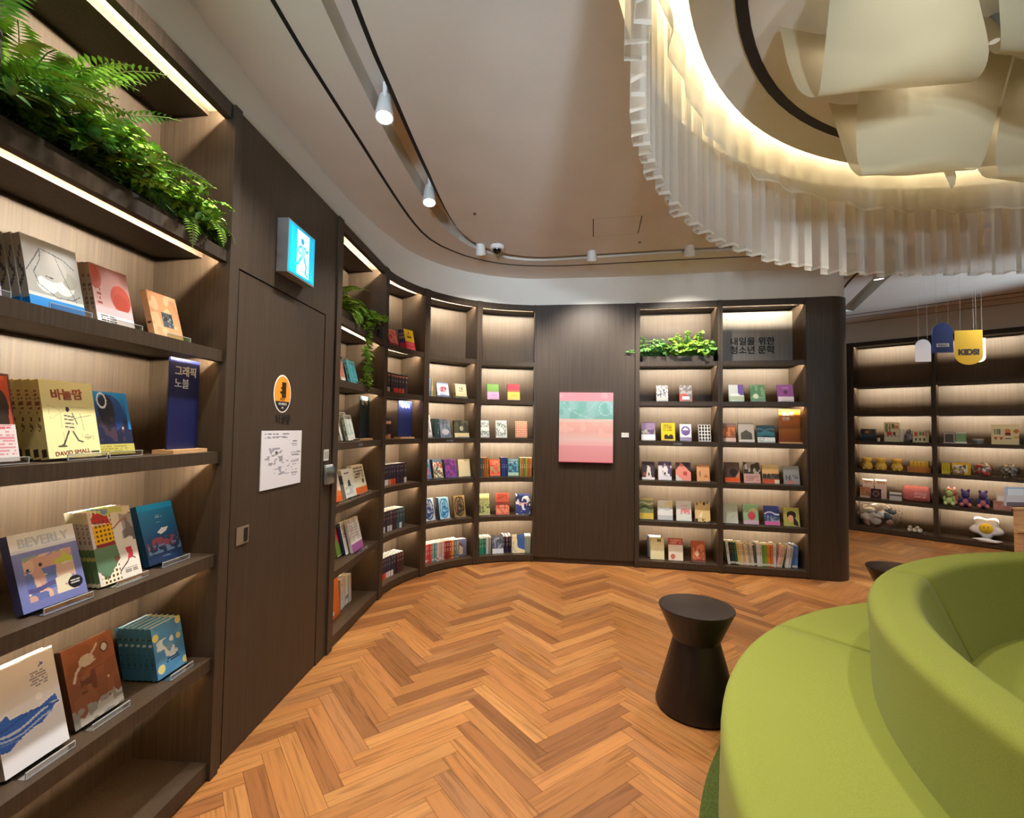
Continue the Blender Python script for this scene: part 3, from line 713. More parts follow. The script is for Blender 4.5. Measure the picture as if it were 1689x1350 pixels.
face('A', 1, 51, 143, 405, 506, sil, 'grey cover with line drawing and blue base', 3, .022, silsp, 13, NR, d=.06, dx=-.002)
red = [('bg', 'b59a98'), ('g', .3, 1, 'c9a6a4', '8d5048'), ('b', 0, .17, 'eee8e6'), ('e', .72, .5, .27, .24, 'a8402e'), ('e', .72, .45, .2, .14, '9c3826'), ('e', .1, .78, .16, .2, '9c3f30'), ('b', .17, .3, 'c8b4ba'), ('l', .1, .03, .5, .15, 3, '333333'), ('l', .08, .3, .2, .6, 4, '8b3a30')]
face('A', 1, 162, 224, 448, 533, red, 'faded red cover with a dark red circle', 3, .016, [('bg', '8d7a66'), ('l', .2, .2, .8, .8, 8, '5a4a3c')], 13, NR, d=.06)
pea = [('bg', 'd19a6e'), ('g', 0, 1, 'd89c72', 'c68a5c'), ('n', 5, .62, 'dfae84', 0, 0, 1, 1, 3), ('r', .36, .25, .74, .58, '4b4f52'), ('n', 14, .5, '7f95a0', .38, .27, .72, .56, 9), ('n', 17, .62, '2a2a2c', .38, .27, .72, .56, 2)]
face('A', 1, 256, 304, 490, 556, pea, 'peach cover with a small dark square picture', 1, .022, [('bg', 'd7a276'), ('e', .5, .3, .25, .03, '4a3a2e')], 15, NR, d=.06)
vio = [('bg', '6a6aa2'), ('n', 5, .5, '8f86b4', 0, 0, 1, 1, 3), ('b', 0, .2, 'c8c4da')]
face('A', 1, -62, 4, 395, 490, vio, 'violet cover cut off at left edge', 1, .02, None, 12, (20, 28), d=.06)
rb = [('bg', 'a8442c'), ('n', 6, .6, 'c05a3a', 0, .3, 1, 1, 5), ('e', .75, .62, .17, .2, '2a1c1a'), ('e', .7, .75, .08, .08, '2a1c1a'), ('r', .5, .42, .9, .5, '2a1c1a'), ('b', 0, .42, 'd9d2d2'), ('l', .3, .06, .95, .38, 9, 'd08a98'), ('l', .5, .36, .95, .41, 2, 'c2586c'), ('r', .96, .42, 1, 1, '46241c'), ('b', .97, 1, '3c201a')]
face('A', 2, -58, 34, 614, 754, rb, 'red cover with black figure and pale band', 1, .02, None, 12, NR, d=.06)
yel = [('bg', 'e8e2a8'), ('s', [(.1, .68), (.3, .62), (.32, .2)], .004, 'b8b48a'), ('s', [(.1, .68), (.12, .5), (.5, .66), (.85, .66)], .004, 'c2bc92'), ('s', [(.5, .5), (.9, .56)], .006, '8d8a70'), ('s', [(.68, .58), (.72, .36)], .006, '9a9678'),
       ('e', .45, .63, .035, .035, '28262a'), ('p', [(.38, .58), (.52, .58), (.54, .34), (.36, .34)], 'd8d4a8'), ('s', [(.37, .55), (.53, .53)], .009, '3a3a3c'), ('s', [(.37, .5), (.53, .49)], .009, '3a3a3c'), ('s', [(.37, .45), (.53, .44)], .009, '3a3a3c'), ('s', [(.37, .4), (.53, .39)], .009, '3a3a3c'), ('s', [(.53, .58), (.6, .44)], .01, '4a4644'),
       ('s', [(.42, .34), (.3, .17), (.24, .15)], .016, '3c3a3a'), ('s', [(.5, .34), (.58, .22), (.66, .2)], .014, '3c3a3a'), ('e', .27, .15, .09, .014, '55523f'), ('l', .66, .22, .9, .3, 4, '9a9678'), ('r', .8, .055, .97, .075, '3a3830')]
def t_needle(o, w, h):
    text('title', '바늘땀', w*.22, INKR, o, .0004, 'CENTER', .0008, TXT(-w*.02, h*.77, -.0006, .06))
    text('author', 'DAVID SMALL', w*.108, INKR, o, .0004, 'CENTER', 0, TXT(-w*.05, h*.045, -.0006, .07))
yelsp = [('bg', 'cdbf84'), ('l', .25, .55, .8, .94, 7, '7c4a38'), ('e', .5, .5, .2, .02, '26221e'), ('l', .3, .25, .7, .45, 7, '6a6246'), ('r', .25, .03, .75, .12, '3a342a')]
face('A', 2, 82, 168, 631, 747, yel, 'pale yellow cover with a walking figure drawing', 4, .023, yelsp, 12, (96, 130), d=.055, ttl=t_needle)
blu = [('bg', '131c3c'), ('g', .55, 1, '15305e', '1677c4'), ('e', .5, .66, .36, .3, '14387a'), ('e', .43, .7, .2, .26, '10182e'), ('o', .35, .86, .12, .13, 'dfeaf6', .55), ('p', [(.3, .3), (.62, .34), (.58, .7), (.38, .7)], '1a1a2c'), ('n', 9, .66, '3a2c3c', .2, .2, .8, .6, 4), ('r', 0, 0, 1, .17, 'b9b05a'), ('l', .05, .03, .8, .14, 3, '8a8440'), ('e', .78, .42, .025, .02, 'c9b29a'), ('r', .93, .4, 1, 1, '1c74c0')]
face('A', 2, 158, 224, 648, 742, blu, 'blue cover with dark figure and yellow band', 1, .02, None, 13, NR, d=.075)
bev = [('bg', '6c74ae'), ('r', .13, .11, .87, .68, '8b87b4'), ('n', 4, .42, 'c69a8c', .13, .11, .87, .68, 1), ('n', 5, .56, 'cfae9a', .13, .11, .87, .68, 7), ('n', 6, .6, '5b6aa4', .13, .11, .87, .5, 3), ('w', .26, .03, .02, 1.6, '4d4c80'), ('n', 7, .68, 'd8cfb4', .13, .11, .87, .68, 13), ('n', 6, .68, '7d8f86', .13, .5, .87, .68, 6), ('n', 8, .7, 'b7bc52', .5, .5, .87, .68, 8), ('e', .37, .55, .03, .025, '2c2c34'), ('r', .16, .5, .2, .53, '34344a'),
       ('r', 0, .11, .13, .68, '6c74ae'), ('r', .87, .11, 1, .68, '6c74ae'), ('b', 0, .11, '6c74ae'), ('b', .68, .8, '6c74ae'), ('b', .75, 1, 'f2f6fc'), ('b', .75, .79, 'd8dae6'), ('e', .84, .2, .12, .085, '14141a'), ('l', .76, .17, .92, .23, 2, 'c8c8c8')]  # white top band is shelf LED glare painted into the cover
def t_bev(o, w, h): text('title', 'BEVERLY', w*.2, INKP, o, .0005, 'CENTER', .0006, TXT(0, h*.815, -.0008, 0))
face('A', 3, 41, 145, 872, 983, bev, 'violet album with patchwork picture, top painted LED-white', 1, .024, [('bg', '4b5288')], 17, (96, 120), d=.06, ttl=t_bev)
hou = [('bg', 'e9e6cc'), ('n', 5, .5, 'cfc6cc', 0, .3, 1, 1, 3), ('p', [(0, 0), (0, .58), (.32, .5), (.5, .3), (.2, .06)], '6f8a6a'), ('n', 7, .55, '4f6f58', 0, .08, .4, .5, 6), ('p', [(0, .22), (.24, 0), (0, 0)], 'e6e0c2'), ('p', [(.02, .84), (.12, .96), (.4, .96), (.48, .8)], 'a8203a'), ('r', .06, .55, .5, .8, 'e8b818'), ('d', 11, 16, .3, '5a3a1c'), ('r', .0, 0, .06, 1, 'd9cfd2'), ('r', .5, 0, 1, .99, 'e2dcd2'), ('p', [(.0, .5), (.32, .54), (.5, .56), (.55, .3), (.24, .1), (0, .2)], '58775e'),
       ('r', .08, .5, .5, .55, '7c2430'), ('n', 6, .52, '8c8a92', .7, .42, 1, .9, 2), ('n', 7, .6, '5d5a5c', .74, .5, 1, .9, 8), ('s', [(.52, .72), (.7, .8), (.85, .84)], .014, '9a5a4c'), ('s', [(.5, .12), (.7, .22), (.8, .3), (.9, .24)], .013, '4a3a34'), ('n', 9, .5, 'c23a4a', .62, .26, .86, .42, 4), ('n', 5, .6, 'b8c87c', .2, .88, .8, 1, 9), ('e', .38, .98, .08, .05, '5a76a8'), ('l', .6, .06, .92, .14, 3, '6a665c'), ('p', [(.42, .34), (.52, .34), (.52, .28), (.42, .25)], '6e4a38')]
housp = [('bg', 'b9b2b4'), ('b', .86, 1, 'e6e2c4'), ('b', 0, .5, '50704e'), ('b', .36, .4, 'a8a86a'), ('b', 0, .04, 'cfc8a8'), ('l', .3, .55, .7, .84, 7, '6d6a78')]
face('A', 3, 168, 235, 838, 946, hou, 'illustrated cover with red-roofed yellow house', 5, .014, housp, 15, (96, 124), d=.065)
nav = [('bg', '1f5c94'), ('g', .72, .92, '1f5c94', '1a6cb4'), ('b', .9, 1, '1c8be0'), ('g', 0, .3, '1a2c4c', '1d3a64'), ('g', .3, .72, '1d3f6c', '1f5c94'), ('n', 13, .55, '8d4a5e', .05, .24, 1, .42, 3), ('n', 12, .62, '6c86b0', .05, .16, 1, .3, 5), ('p', [(.4, .5), (.55, .57), (.74, .56), (.66, .5), (.5, .46)], 'e6eef4'), ('l', .42, .74, .62, .8, 2, 'a8c4dc'), ('l', .44, .66, .56, .68, 1, '7da0c4'), ('l', .4, .07, .62, .1, 1, '5d6f88')]
face('A', 3, 248, 303, 829, 918, nav, 'blue night-sky cover with a white bird', 1, .024, [('bg', '17406c')], 17, NR, d=.085)
wav = [('bg', 'e6e6ee'), ('n', 4, .55, 'f0f0f4', 0, 0, 1, 1, 3), ('p', [(0, .24), (0, .5), (.16, .55), (.2, .49), (.36, .49), (.6, .46), (.8, .5), (.92, .52), (.94, .46), (.8, .37), (.62, .31), (.5, .31), (.3, .28), (.12, .22)], '2e5cb8'), ('w', .40, .012, .04, .8, 'c8d4ec'), ('w', .34, .01, .03, 1.0, 'a9bee6'), ('w', .45, .008, .02, 1.2, '1d449c'), ('w', .30, .008, .03, .9, '5d82cc'), ('p', [(0, .0), (0, .22), (.12, .21), (.3, .27), (.5, .3), (.62, .3), (1, .42), (1, 0)], 'e4e4ec'), ('p', [(.9, .54), (1, .54), (1, .3), (.94, .44)], 'e6e6ee'), ('p', [(0, .52), (.18, .57), (.22, .51), (.4, .51), (.6, .48), (.9, .54), (1, .53), (1, 1), (0, 1)], 'e9e9ef'), ('e', .66, .57, .06, .035, 'f8f8fa'), ('l', .56, .66, .84, .82, 6, '8d8ca4'), ('s', [(.74, .86), (.8, .87), (.77, .885)], .012, '4a5aa0')]
face('A', 4, 12, 114, 1084, 1236, wav, 'large white cover with a blue brushed wave', 1, .03, [('bg', 'cfc4b4')], 15, (96, 112), d=.06)
bro = [('bg', '6a412e'), ('n', 5, .5, '744936', 0, 0, 1, 1, 2), ('p', [(0, 0), (1, 0), (1, .2), (.92, .17), (.84, .24), (.76, .17), (.6, .16), (.52, .2), (.44, .12), (.3, .14), (.2, .08), (.1, .13), (0, .08)], 'a9a39c'), ('n', 12, .58, '82807c', 0, 0, 1, .22, 6), ('e', .42, .76, .15, .075, 'bdb6ae'), ('s', [(.3, .72), (.2, .66), (.14, .56)], .025, 'b6aea6'), ('s', [(.5, .8), (.6, .85), (.66, .9)], .022, 'b6aea6'), ('s', [(.48, .7), (.58, .72)], .02, 'b6aea6'), ('e', .8, .82, .085, .07, '2c2628'), ('e', .8, .82, .06, .05, 'b9b8c0'), ('n', 10, .48, '4f3024', .24, .36, .74, .62, 9), ('e', .78, .42, .02, .018, 'c9a48c')]
face('A', 4, 127, 205, 1052, 1160, bro, 'brown cover with flying figure and pale grass', 1, .024, [('bg', '3f2c22')], 15, NR, d=.075)
lbl = [('bg', '4d86b4'), ('n', 5, .6, '5a94bf', 0, 0, 1, 1, 2), ('e', .1, .78, .1, .075, 'e4d47a'), ('e', .16, .16, .12, .085, 'e6da8c'), ('e', .9, .93, .1, .08, 'e0d27c'), ('e', .84, .62, .08, .06, 'dcd080'), ('e', .96, .1, .1, .07, 'e2d684'), ('n', 8, .66, 'dfe6e0', .1, .3, .8, .7, 4), ('e', .5, .5, .1, .06, '7d98a8'), ('e', .16, .64, .06, .05, 'd8dfe0'), ('e', .72, .36, .04, .04, 'e6e6dc'), ('l', .34, .2, .8, .3, 2, '24344c')]
lsp = [('bg', '2d5c80'), ('l', .2, .72, .8, .8, 2, '14202e'), ('r', .25, .64, .75, .7, 'b8c4cc'), ('l', .3, .2, .7, .55, 8, '1c3a54')]
face('A', 4, 262, 308, 1020, 1104, lbl, 'blue cover with pale yellow moons', 6, .021, lsp, 12, NR, d=.06, st=True)
def sign_board(k, row, xl, xr, yt, yb, art, lines, label, d=.07, tsz=.3, bm=.004):
    P = BAYS[k][0]; s0 = P.hit(xl, yb, d)[0]; s1 = P.hit(xr, yb, d)[0]; w_ = s1-s0; zt = P.hit((xl+xr)/2, yt, d)[1]; h = zt-ZT[row]-.014
    t = empty('sign_board', (0, 0, 0)); put(t, P, (s0+s1)/2, d, ZT[row]+.0005)
    b = MB(); b.box(-w_/2-bm, -.035, 0, w_/2+bm, .045, .014); b.build('base', TAN, t)
    b = MB(); art_grid(b, (-w_/2, 0, .014), (w_, 0, 0), (0, 0, h), art, 8, 24)
    c = C(art[0][1]); b.poly([(w_/2, .006, .014), (-w_/2, .006, .014), (-w_/2, .006, .014+h), (w_/2, .006, .014+h)], 0, c)
    for x in (-w_/2, w_/2): b.poly([(x, 0, .014), (x, .006, .014), (x, .006, .014+h), (x, 0, .014+h)], 0, c)
    b.poly([(-w_/2, 0, .014+h), (w_/2, 0, .014+h), (w_/2, .006, .014+h), (-w_/2, .006, .014+h)], 0, c)
    b.build('board', PRINT, t)
    for i, (tx, bold) in enumerate(lines): text('lettering', tx, w_*tsz, INKW, t, .0006, 'LEFT', bold, TXT(-w_*.36, h*.86-i*w_*tsz*1.15, -.001))
    tag(t, label, 'sign'); return t
sign_board('A', 2, 275, 324, 592, 741, [('bg', '141c4c')], [('그래픽', .0008), ('노블', 0)], 'dark blue board lettered in Korean on wood base, nearest left bookcase', .06, .27, .012)

# ------------------------------------------------------------ bookcase past the exit door (B)
pal = lambda a, b, c: [('bg', a), ('n', 5, .55, b, 0, .2, 1, .8, 3), ('b', 0, .14, c), ('l', .15, .82, .8, .94, 2, '4a4a4a')]
face('B', 1, 564, 583, 591, 629, pal('d6cfc8', 'c47a6c', 'e8e2dc'), 'pale cover with a pink smudge', 1, .02, None, d=0.085, st=False)
face('B', 1, 579, 592, 598, 632, pal('62b6c4', '4aa2b4', '4c9cae'), 'turquoise cover', 1, .02, None, d=0.05)
spines('B', 1, 555, 564, 628, [(1, .19, [('bg', '1c2c4a'), ('l', .2, .3, .8, .8, 6, '8a96aa')]), (1, .19, [('bg', '22345a'), ('l', .2, .3, .8, .8, 6, '8a96aa')])], 'navy spine', d=.12)
face('B', 2, 552, 564, 684, 722, pal('9aa03a', 'b4b450', '878c30'), 'olive yellow cover', 1, .02, None, d=0.12, st=False)
face('B', 2, 563, 579, 680, 722, pal('ddd8d0', 'e6e2da', 'c9c4be'), 'cream white cover', 1, .02, None, d=0.085, st=False)
face('B', 2, 575, 587, 685, 721, pal('d9e0d8', 'aec2b8', 'e0d8d0'), 'whitish cover with green tint', 1, .02, None, d=0.045)
sign_board('B', 2, 592.5, 607.5, 654, 722, [('bg', '0c2028')], [('문학', .0008)], 'dark teal sign board in the bookcase past the exit door', .09, .36)
wo = [('bg', 'e6d8c6'), ('b', 0, .3, 'd8622a'), ('n', 5, .55, 'd69a72', 0, .3, 1, .7, 3), ('b', .16, .3, 'e07a3a')]
face('B', 3, 550, 566, 774, 819, wo, 'white cover with orange lower band', 1, .02, None)
wt = [('bg', 'e2e4de'), ('p', [(.35, .32), (.65, .32), (.62, .56), (.5, .64), (.38, .54)], '3a4a40'), ('n', 6, .55, 'b9c2bc', 0, .1, 1, .4, 5), ('l', .2, .8, .7, .9, 2, '666666')]
face('B', 3, 572, 589, 773, 813, wt, 'white cover with small dark green tree', 2, .02, [('bg', 'd4d2c8'), ('b', .5, .8, '5a6a60')])
cr_ = [('bg', 'd9d2b8'), ('l', .1, .5, .9, .92, 4, '5c584c'), ('b', 0, .22, 'dc6a32'), ('e', .75, .42, .1, .08, '4a5a3c')]
face('B', 3, 589, 607, 766, 809, cr_, 'cream cover with text and orange band', 2, .018, [('bg', 'cfc8ae')])
face('B', 4, 546, 556, 865, 925, [('bg', 'd8b23a'), ('b', 0, .4, 'e6e2d6'), ('l', .2, .1, .9, .3, 3, '444444')], 'yellow cover with white lower half', 1, .02, None, d=0.14, st=False)
gp = [('bg', '7a9a4a'), ('e', .55, .62, .36, .28, 'd0487c'), ('n', 6, .58, 'c03a6a', .2, .4, .9, .85, 4), ('r', .5, .02, .95, .2, 'e8e6e0'), ('b', 0, .02, 'd9d9d0')]
face('B', 4, 557, 574, 862, 914, gp, 'green cover with a big pink shape', 1, .02, [('bg', '6c8c3c')], d=0.11, st=False)
po = [('bg', 'e4e2de'), ('p', [(.5, .06), (.95, .06), (.9, .45), (.55, .42)], '24262c'), ('e', .68, .6, .16, .15, 'b08a74'), ('e', .66, .7, .16, .08, '3a3230'), ('l', .08, .5, .4, .9, 8, '7a7a7a')]
face('B', 4, 571, 584, 857, 905, po, 'white cover with a dark-suited figure', 1, .02, [('bg', '2c3c78')], d=0.075, st=False)
wv = [('bg', 'd8d6d6'), ('n', 6, .55, 'b8b8bc', 0, .3, 1, 1, 6), ('b', 0, .26, '9a5a94'), ('l', .2, .4, .8, .9, 6, '9a9a9a')]
face('B', 4, 583, 600, 852, 897, wv, 'light grey cover with violet band', 1, .02, [('bg', 'dcd8d8')], d=0.04)
face('B', 5, 545, 562, 943, 993, [('bg', 'd9702e'), ('g', 0, 1, 'd2682a', 'ea8a48'), ('r', .1, .08, .45, .18, 'e8dccb'), ('r', .2, .58, .42, .62, '7c3a18')], 'bright orange cover', 1, .02, None, 6, st=False, d=.10)
spines('B', 5, 563, 580, 985, [(1, .22, [('bg', 'd8d8d6'), ('l', .2, .3, .8, .8, 6, '8a8a8a')], -6), (1, .21, [('bg', 'c9cbcc')], -6), (1, .22, [('bg', 'e4e2de'), ('b', .2, .3, '888888')], -6), (1, .21, [('bg', 'bfc4c6')], -5)], 'white spine', d=.12)

# ------------------------------------------------------------ curved bookcases (C, D, E)
def blk(b, c='241e2c', top='c87a4a'): return [('bg', c), ('b', 0, .26, b), ('l', .2, .5, .8, .9, 7, '8a7a78'), ('b', .86, .9, top)]
rb_ = [('bg', 'c8323c'), ('n', 6, .5, 'e07a70', 0, 0, 1, 1, 4), ('b', 0, .2, 'a82430')]
face('C', 0, 644, 659, 545, 565, rb_, 'red and pink cover', 2, .018, None, st=False)
ys = [('bg', 'e0b020'), ('b', 0, .42, 'b8243c'), ('p', [(.25, .62), (.75, .62), (.5, .9)], '1c1c22'), ('e', .5, .74, .12, .07, 'e0b020'), ('l', .15, .05, .9, .36, 4, 'd86a50')]
face('C', 0, 671, 687, 545, 577, ys, 'yellow cover with black triangle and red base', 3, .022, [('bg', '22204a'), ('b', 0, .36, 'c02a3c'), ('l', .2, .5, .8, .9, 4, 'd0b030')], st=False, d=.07)
spines('C', 1, 636, 673, 650, [(1, .175, blk(c_, k_)) for c_, k_ in (('d8a060', '3a3232'), ('d8c8b8', '2c2a34'), ('2c2430', '322c36'), ('c83c28', '2a2630'), ('c8402a', '302830'), ('c03a28', '2a262e'), ('b84a34', '2c2428'), ('3c3236', '302a30'))], 'dark spine with orange base', seed=2)
spines('C', 2, 635, 645, 720, [(1, .18, [('bg', '1e1a22'), ('b', 0, .18, 'b87858'), ('b', .72, .86, 'e0b098')]), (1, .18, [('bg', '1e1a22'), ('b', 0, .22, 'c08060'), ('b', .72, .86, 'e0b098')])], 'black spine with copper bands', seed=9)
sign_board('C', 2, 656, 680, 662, 719, [('bg', '1a2458')], [('에세이', .0008)], 'royal blue sign board in the first curved bookcase', .10, .24)
spines('C', 3, 634, 671, 792, [(1, .18, blk(c_, k_, t_)) for c_, k_, t_ in (('d0d0d4', '2a2634', '554a5a'), ('d8d4d2', '2e2a3a', '4a4458'), ('e08a5a', '322c40', '4a4458'), ('d84e2a', '2a2838', '6a5a68'), ('d8502e', '2e2a38', '4a4458'), ('3a3440', '302c3a', '6a6070'), ('2c2834', '2a2632', '4a4458'), ('3c2c30', '38282c', '6a4a48'), ('c8c0ba', '302a2c', '5a4a48'))], 'dark spine with pale base', seed=3)
spines('C', 4, 632, 668, 868, [(1, .18, blk(c_, k_, t_)) for c_, k_, t_ in (('d8d4d8', '3a2c34', '554a5a'), ('3c3448', '2c2a40', '4a4458'), ('c8c8cc', '3a3440', '4a4458'), ('d4ccd0', '4c3440', '9a8a8a'), ('2c2834', '2a2636', '4a4458'), ('4a2c2c', '3c2830', '6a6070'), ('3a5a60', '2c4a54', '5a7a80'), ('d0d4d0', '34505a', '6a8a90'), ('36484c', '2e444c', '5a7a80'))], 'mixed dark spine', seed=4)
spines('C', 5, 630, 667, 943, [(1, .18, blk(c_, k_, t_)) for c_, k_, t_ in (('c83c2a', '3c2a34', '554a5a'), ('d8544a', '2e2a44', '4a4458'), ('e0c0c0', '2c2a40', '4a4458'), ('d8c8c8', '34304a', '4a4458'), ('e0d8d4', '2a2840', '4a4458'), ('3a3440', '2c2a3c', '4a4458'), ('4a2a2c', '46282c', '6a4a48'), ('4c2c30', '3c2428', '6a4a48'), ('5a3a34', '46302c', '7a5a50'))], 'dark purple spine', seed=5)
spines('D', 1, 704, 719, 652, [(1, .18, [('bg', '6a7ea4'), ('b', .2, .5, '8a9abc')]), (1, .18, [('bg', '8a96b0'), ('b', 0, .3, '6a7a9c')]), (1, .18, [('bg', 'b49a6c'), ('b', .3, .6, 'd0ba8c')]), (1, .18, [('bg', '8c7a5c')])], 'faded blue or tan spine', seed=6)
wb = [('bg', 'dfe2ea'), ('b', .9, 1, '8aa0c4'), ('e', .5, .52, .3, .22, 'd89aa0'), ('n', 7, .55, 'a84a5c', .3, .35, .8, .7, 3), ('b', 0, .08, '5a7ab0'), ('l', .2, .1, .8, .2, 2, '5a7ab0')]
face('D', 1, 722, 742, 632, 654, wb, 'white cover with rosy drawing and blue edge', 1, .03, None)
cs_ = [('bg', 'd4c8a0'), ('r', .1, .3, .9, .95, 'dccfa8'), ('n', 8, .6, '8a5a44', .35, .45, .65, .8, 4), ('b', 0, .12, '5c5a3c')]
face('D', 1, 752, 771, 634, 656, cs_, 'cream cover with small brown figure', 3, .02, [('bg', 'b0926c'), ('b', .2, .4, '8a6a4a')])
face('D', 2, 703, 714, 685, 719, pal('d8d4d4', '9a8a98', 'c4b8bc'), 'whitish cover at the left post', 2, .02, [('bg', '8a8490')])
spines('D', 2, 717, 725, 720, [(1, .19, [('bg', '3c5054')]), (1, .19, [('bg', '445a60'), ('l', .2, .2, .8, .8, 6, '8aa0a0')])], 'teal grey spine', seed=7)
gb = [('bg', '5c6a7c'), ('n', 6, .5, '7c8898', 0, 0, 1, 1, 3), ('e', .5, .3, .35, .16, 'c4c0cc'), ('l', .3, .7, .9, .92, 4, '2c3440')]
face('D', 2, 727, 745, 692, 720, gb, 'slate blue cover with a pale cloud', 1, .025, None)
dg_ = [('bg', '2c3028'), ('n', 5, .55, '4a4c3c', 0, .3, 1, 1, 3), ('e', .5, .52, .12, .14, 'a8a894'), ('b', 0, .26, 'dccf9c')]
face('D', 2, 750, 775, 694, 721, dg_, 'dark green cover with cream band', 1, .03, [('bg', '24281c')])
face('D', 3, 700, 713, 758, 787, [('bg', '4a78ac'), ('n', 5, .5, 'c47a8a', 0, 0, 1, .6, 3), ('l', .2, .7, .9, .95, 3, 'c8d4e4')], 'blue cover with pink below', 1, .03, None)
mu = [('bg', '7c6a78'), ('n', 7, .45, 'c86a50', 0, 0, 1, 1, 2), ('n', 8, .55, '4a7a5c', 0, 0, 1, .6, 5), ('n', 9, .6, 'e0d8c8', 0, 0, 1, 1, 8), ('b', .85, 1, '5c7c9c')]
face('D', 3, 716, 732, 758, 789, mu, 'busy multicoloured cover', 2, .025, [('bg', '2c2c34')])
pu = [('bg', '7a4a9a'), ('o', .45, .35, .3, .22, 'c02850', .5), ('s', [(.3, .9), (.45, .5), (.7, .9)], .04, 'c03060'), ('n', 6, .6, '5a3480', 0, 0, 1, 1, 4)]
face('D', 3, 735, 755, 758, 788, pu, 'purple cover with a red ring', 2, .025, [('bg', '4a2c5c')])
face('D', 3, 757, 777, 758, 787, [('bg', 'd8cca8'), ('l', .5, .88, .9, .96, 2, '5a5244'), ('b', 0, .04, 'b8ac8c')], 'plain cream cover', 1, .03, None)
def orn(a, b, c): return [('bg', a), ('o', .5, .5, .44, .46, b, .72), ('e', .5, .5, .34, .36, c), ('o', .5, .42, .22, .18, b, .5), ('l', .3, .55, .7, .8, 4, b), ('n', 9, .62, b, .1, .1, .9, .95, 3), ('p', [(.2, .34), (.8, .34), (.5, .12)], b)]
face('D', 4, 700, 719, 822, 862, orn('b8c4d0', '2c4474', 'a8b4cc'), 'white and navy ornate cover', 1, .03, None)
face('D', 4, 726, 743, 821, 859, orn('a8cce0', '2c78b4', '8cc4e4'), 'bright sky blue ornate cover', 3, .02, [('bg', '2c4660')])
face('D', 4, 750, 769, 818, 853, orn('8a7444', '2c2420', '6a5a40'), 'golden brown ornate cover', 1, .03, None)
sp1 = lambda a, b=None: [('bg', a)] + ([('b', .08, .2, b)] if b else []) + [('l', .25, .35, .75, .85, 6, 'e8d8d0')]
spines('D', 5, 701, 757, 925, [(1, .18, sp1(a_, b_)) for a_, b_ in (('d86a6c', 'e8e0d8'), ('c8403c', 'd8a0a0'), ('d0504a', None), ('7aa8ac', 'c8d8d8'), ('5a98a0', 'b8d0d0'), ('d8c8c4', 'b07a74'), ('d89aa0', 'e8e0dc'), ('b8b4ac', None), ('b03038', '5a2024'), ('7c2c28', None), ('a8442c', '5a2a20'), ('d09a30', '8a5a20'), ('6a7078', None), ('8a8c90', '5a5c64'))], 'coloured spine', seed=8)
face('D', 5, 757, 770, 888, 921, [('bg', '6a6c90'), ('r', 0, .1, .5, .6, 'c4b49c'), ('p', [(0, .7), (.5, .5), (.5, .62), (0, .85)], '5c3a3c')], 'violet grey cover with cream corner', 2, .03, [('bg', 'c4b8a4'), ('b', .4, .6, '5c3c3c')], 4, st=False, d=.10)
gpk = [('bg', '6f9a4c'), ('b', 0, .46, 'e0a0c4'), ('b', .46, .5, 'c86a94'), ('l', .3, .2, .9, .3, 2, 'c47aa8')]
face('E', 1, 804, 824, 634, 659, gpk, 'half green half pink cover', 2, .015, [('bg', '5c8840'), ('b', 0, .46, 'd080b0')])
ryl = [('bg', 'a82c3c'), ('b', 0, .5, 'e0b04c'), ('b', .5, .62, 'c8503c'), ('l', .3, .2, .9, .3, 2, 'b8843c')]
face('E', 1, 837, 858, 634, 660, ryl, 'half dark red half yellow cover', 2, .015, [('bg', '8c2430'), ('b', 0, .5, 'c8963c')])
face('E', 2, 792, 808, 694, 719, [('bg', 'c8ccc8'), ('n', 14, .5, '7a8684', 0, .1, 1, .9, 3), ('b', .4, .6, 'd4d8d4')], 'white cover with grey pattern', 1, .025, None)
face('E', 2, 818, 837, 694, 720, [('bg', 'd0d4ce'), ('n', 16, .52, '6c7874', .05, .1, .95, .9, 6), ('e', .5, .45, .16, .14, 'd8dcd8')], 'white cover with speckled oval', 1, .025, None)
face('E', 2, 850, 870, 695, 720, [('bg', 'c4a084'), ('d', 6, 8, .33, 'a8483c'), ('b', 0, .06, 'a8744c')], 'tan cover with red diamond pattern', 1, .03, None)
spines('E', 3, 792, 806, 786, [(1, .2, [('bg', a_), ('l', .2, .4, .8, .8, 5, 'c89a60')]) for a_ in ('2c4a5c', '6a4a2c', '9a5a24', 'a8641f')], 'brown or blue spine', seed=11)
face('E', 3, 808, 826, 758, 786, [('bg', 'd8643c'), ('b', .2, .6, '8a9a5c'), ('n', 7, .55, 'c84a44', 0, .1, 1, .9, 4), ('l', .2, .65, .9, .9, 3, 'e8c8a0')], 'orange and green cover', 1, .03, None)
spines('E', 3, 827, 837, 786, [(1, .2, [('bg', a_), ('l', .2, .4, .8, .8, 5, '8a9ac0')]) for a_ in ('24346c', '2c3c78', '1c2c5c')], 'indigo spine', seed=12)
face('E', 3, 838, 856, 757, 784, [('bg', '4c8c9c'), ('n', 7, .52, '2c4c6c', 0, .2, 1, .9, 4), ('l', .1, .7, .9, .95, 3, 'd8e4e4'), ('b', 0, .2, '9ab8a8')], 'teal cover with navy figures', 1, .03, None)
spines('E', 3, 857, 877, 785, [(1, .2, [('bg', a_), ('l', .2, .4, .8, .8, 5, 'd8c8a0')]) for a_ in ('8a8c44', 'b05a48', '6c7c34', '98924c', 'c0783c', 'd8844c')], 'olive or orange spine', seed=13)
face('E', 4, 790, 809, 815, 848, [('bg', 'a8ac74'), ('b', .8, 1, 'd4d088'), ('n', 8, .55, '5c6444', 0, .1, 1, .5, 3), ('l', .1, .5, .9, .75, 4, '6c7050')], 'moss green cover with yellow top', 1, .025, None)
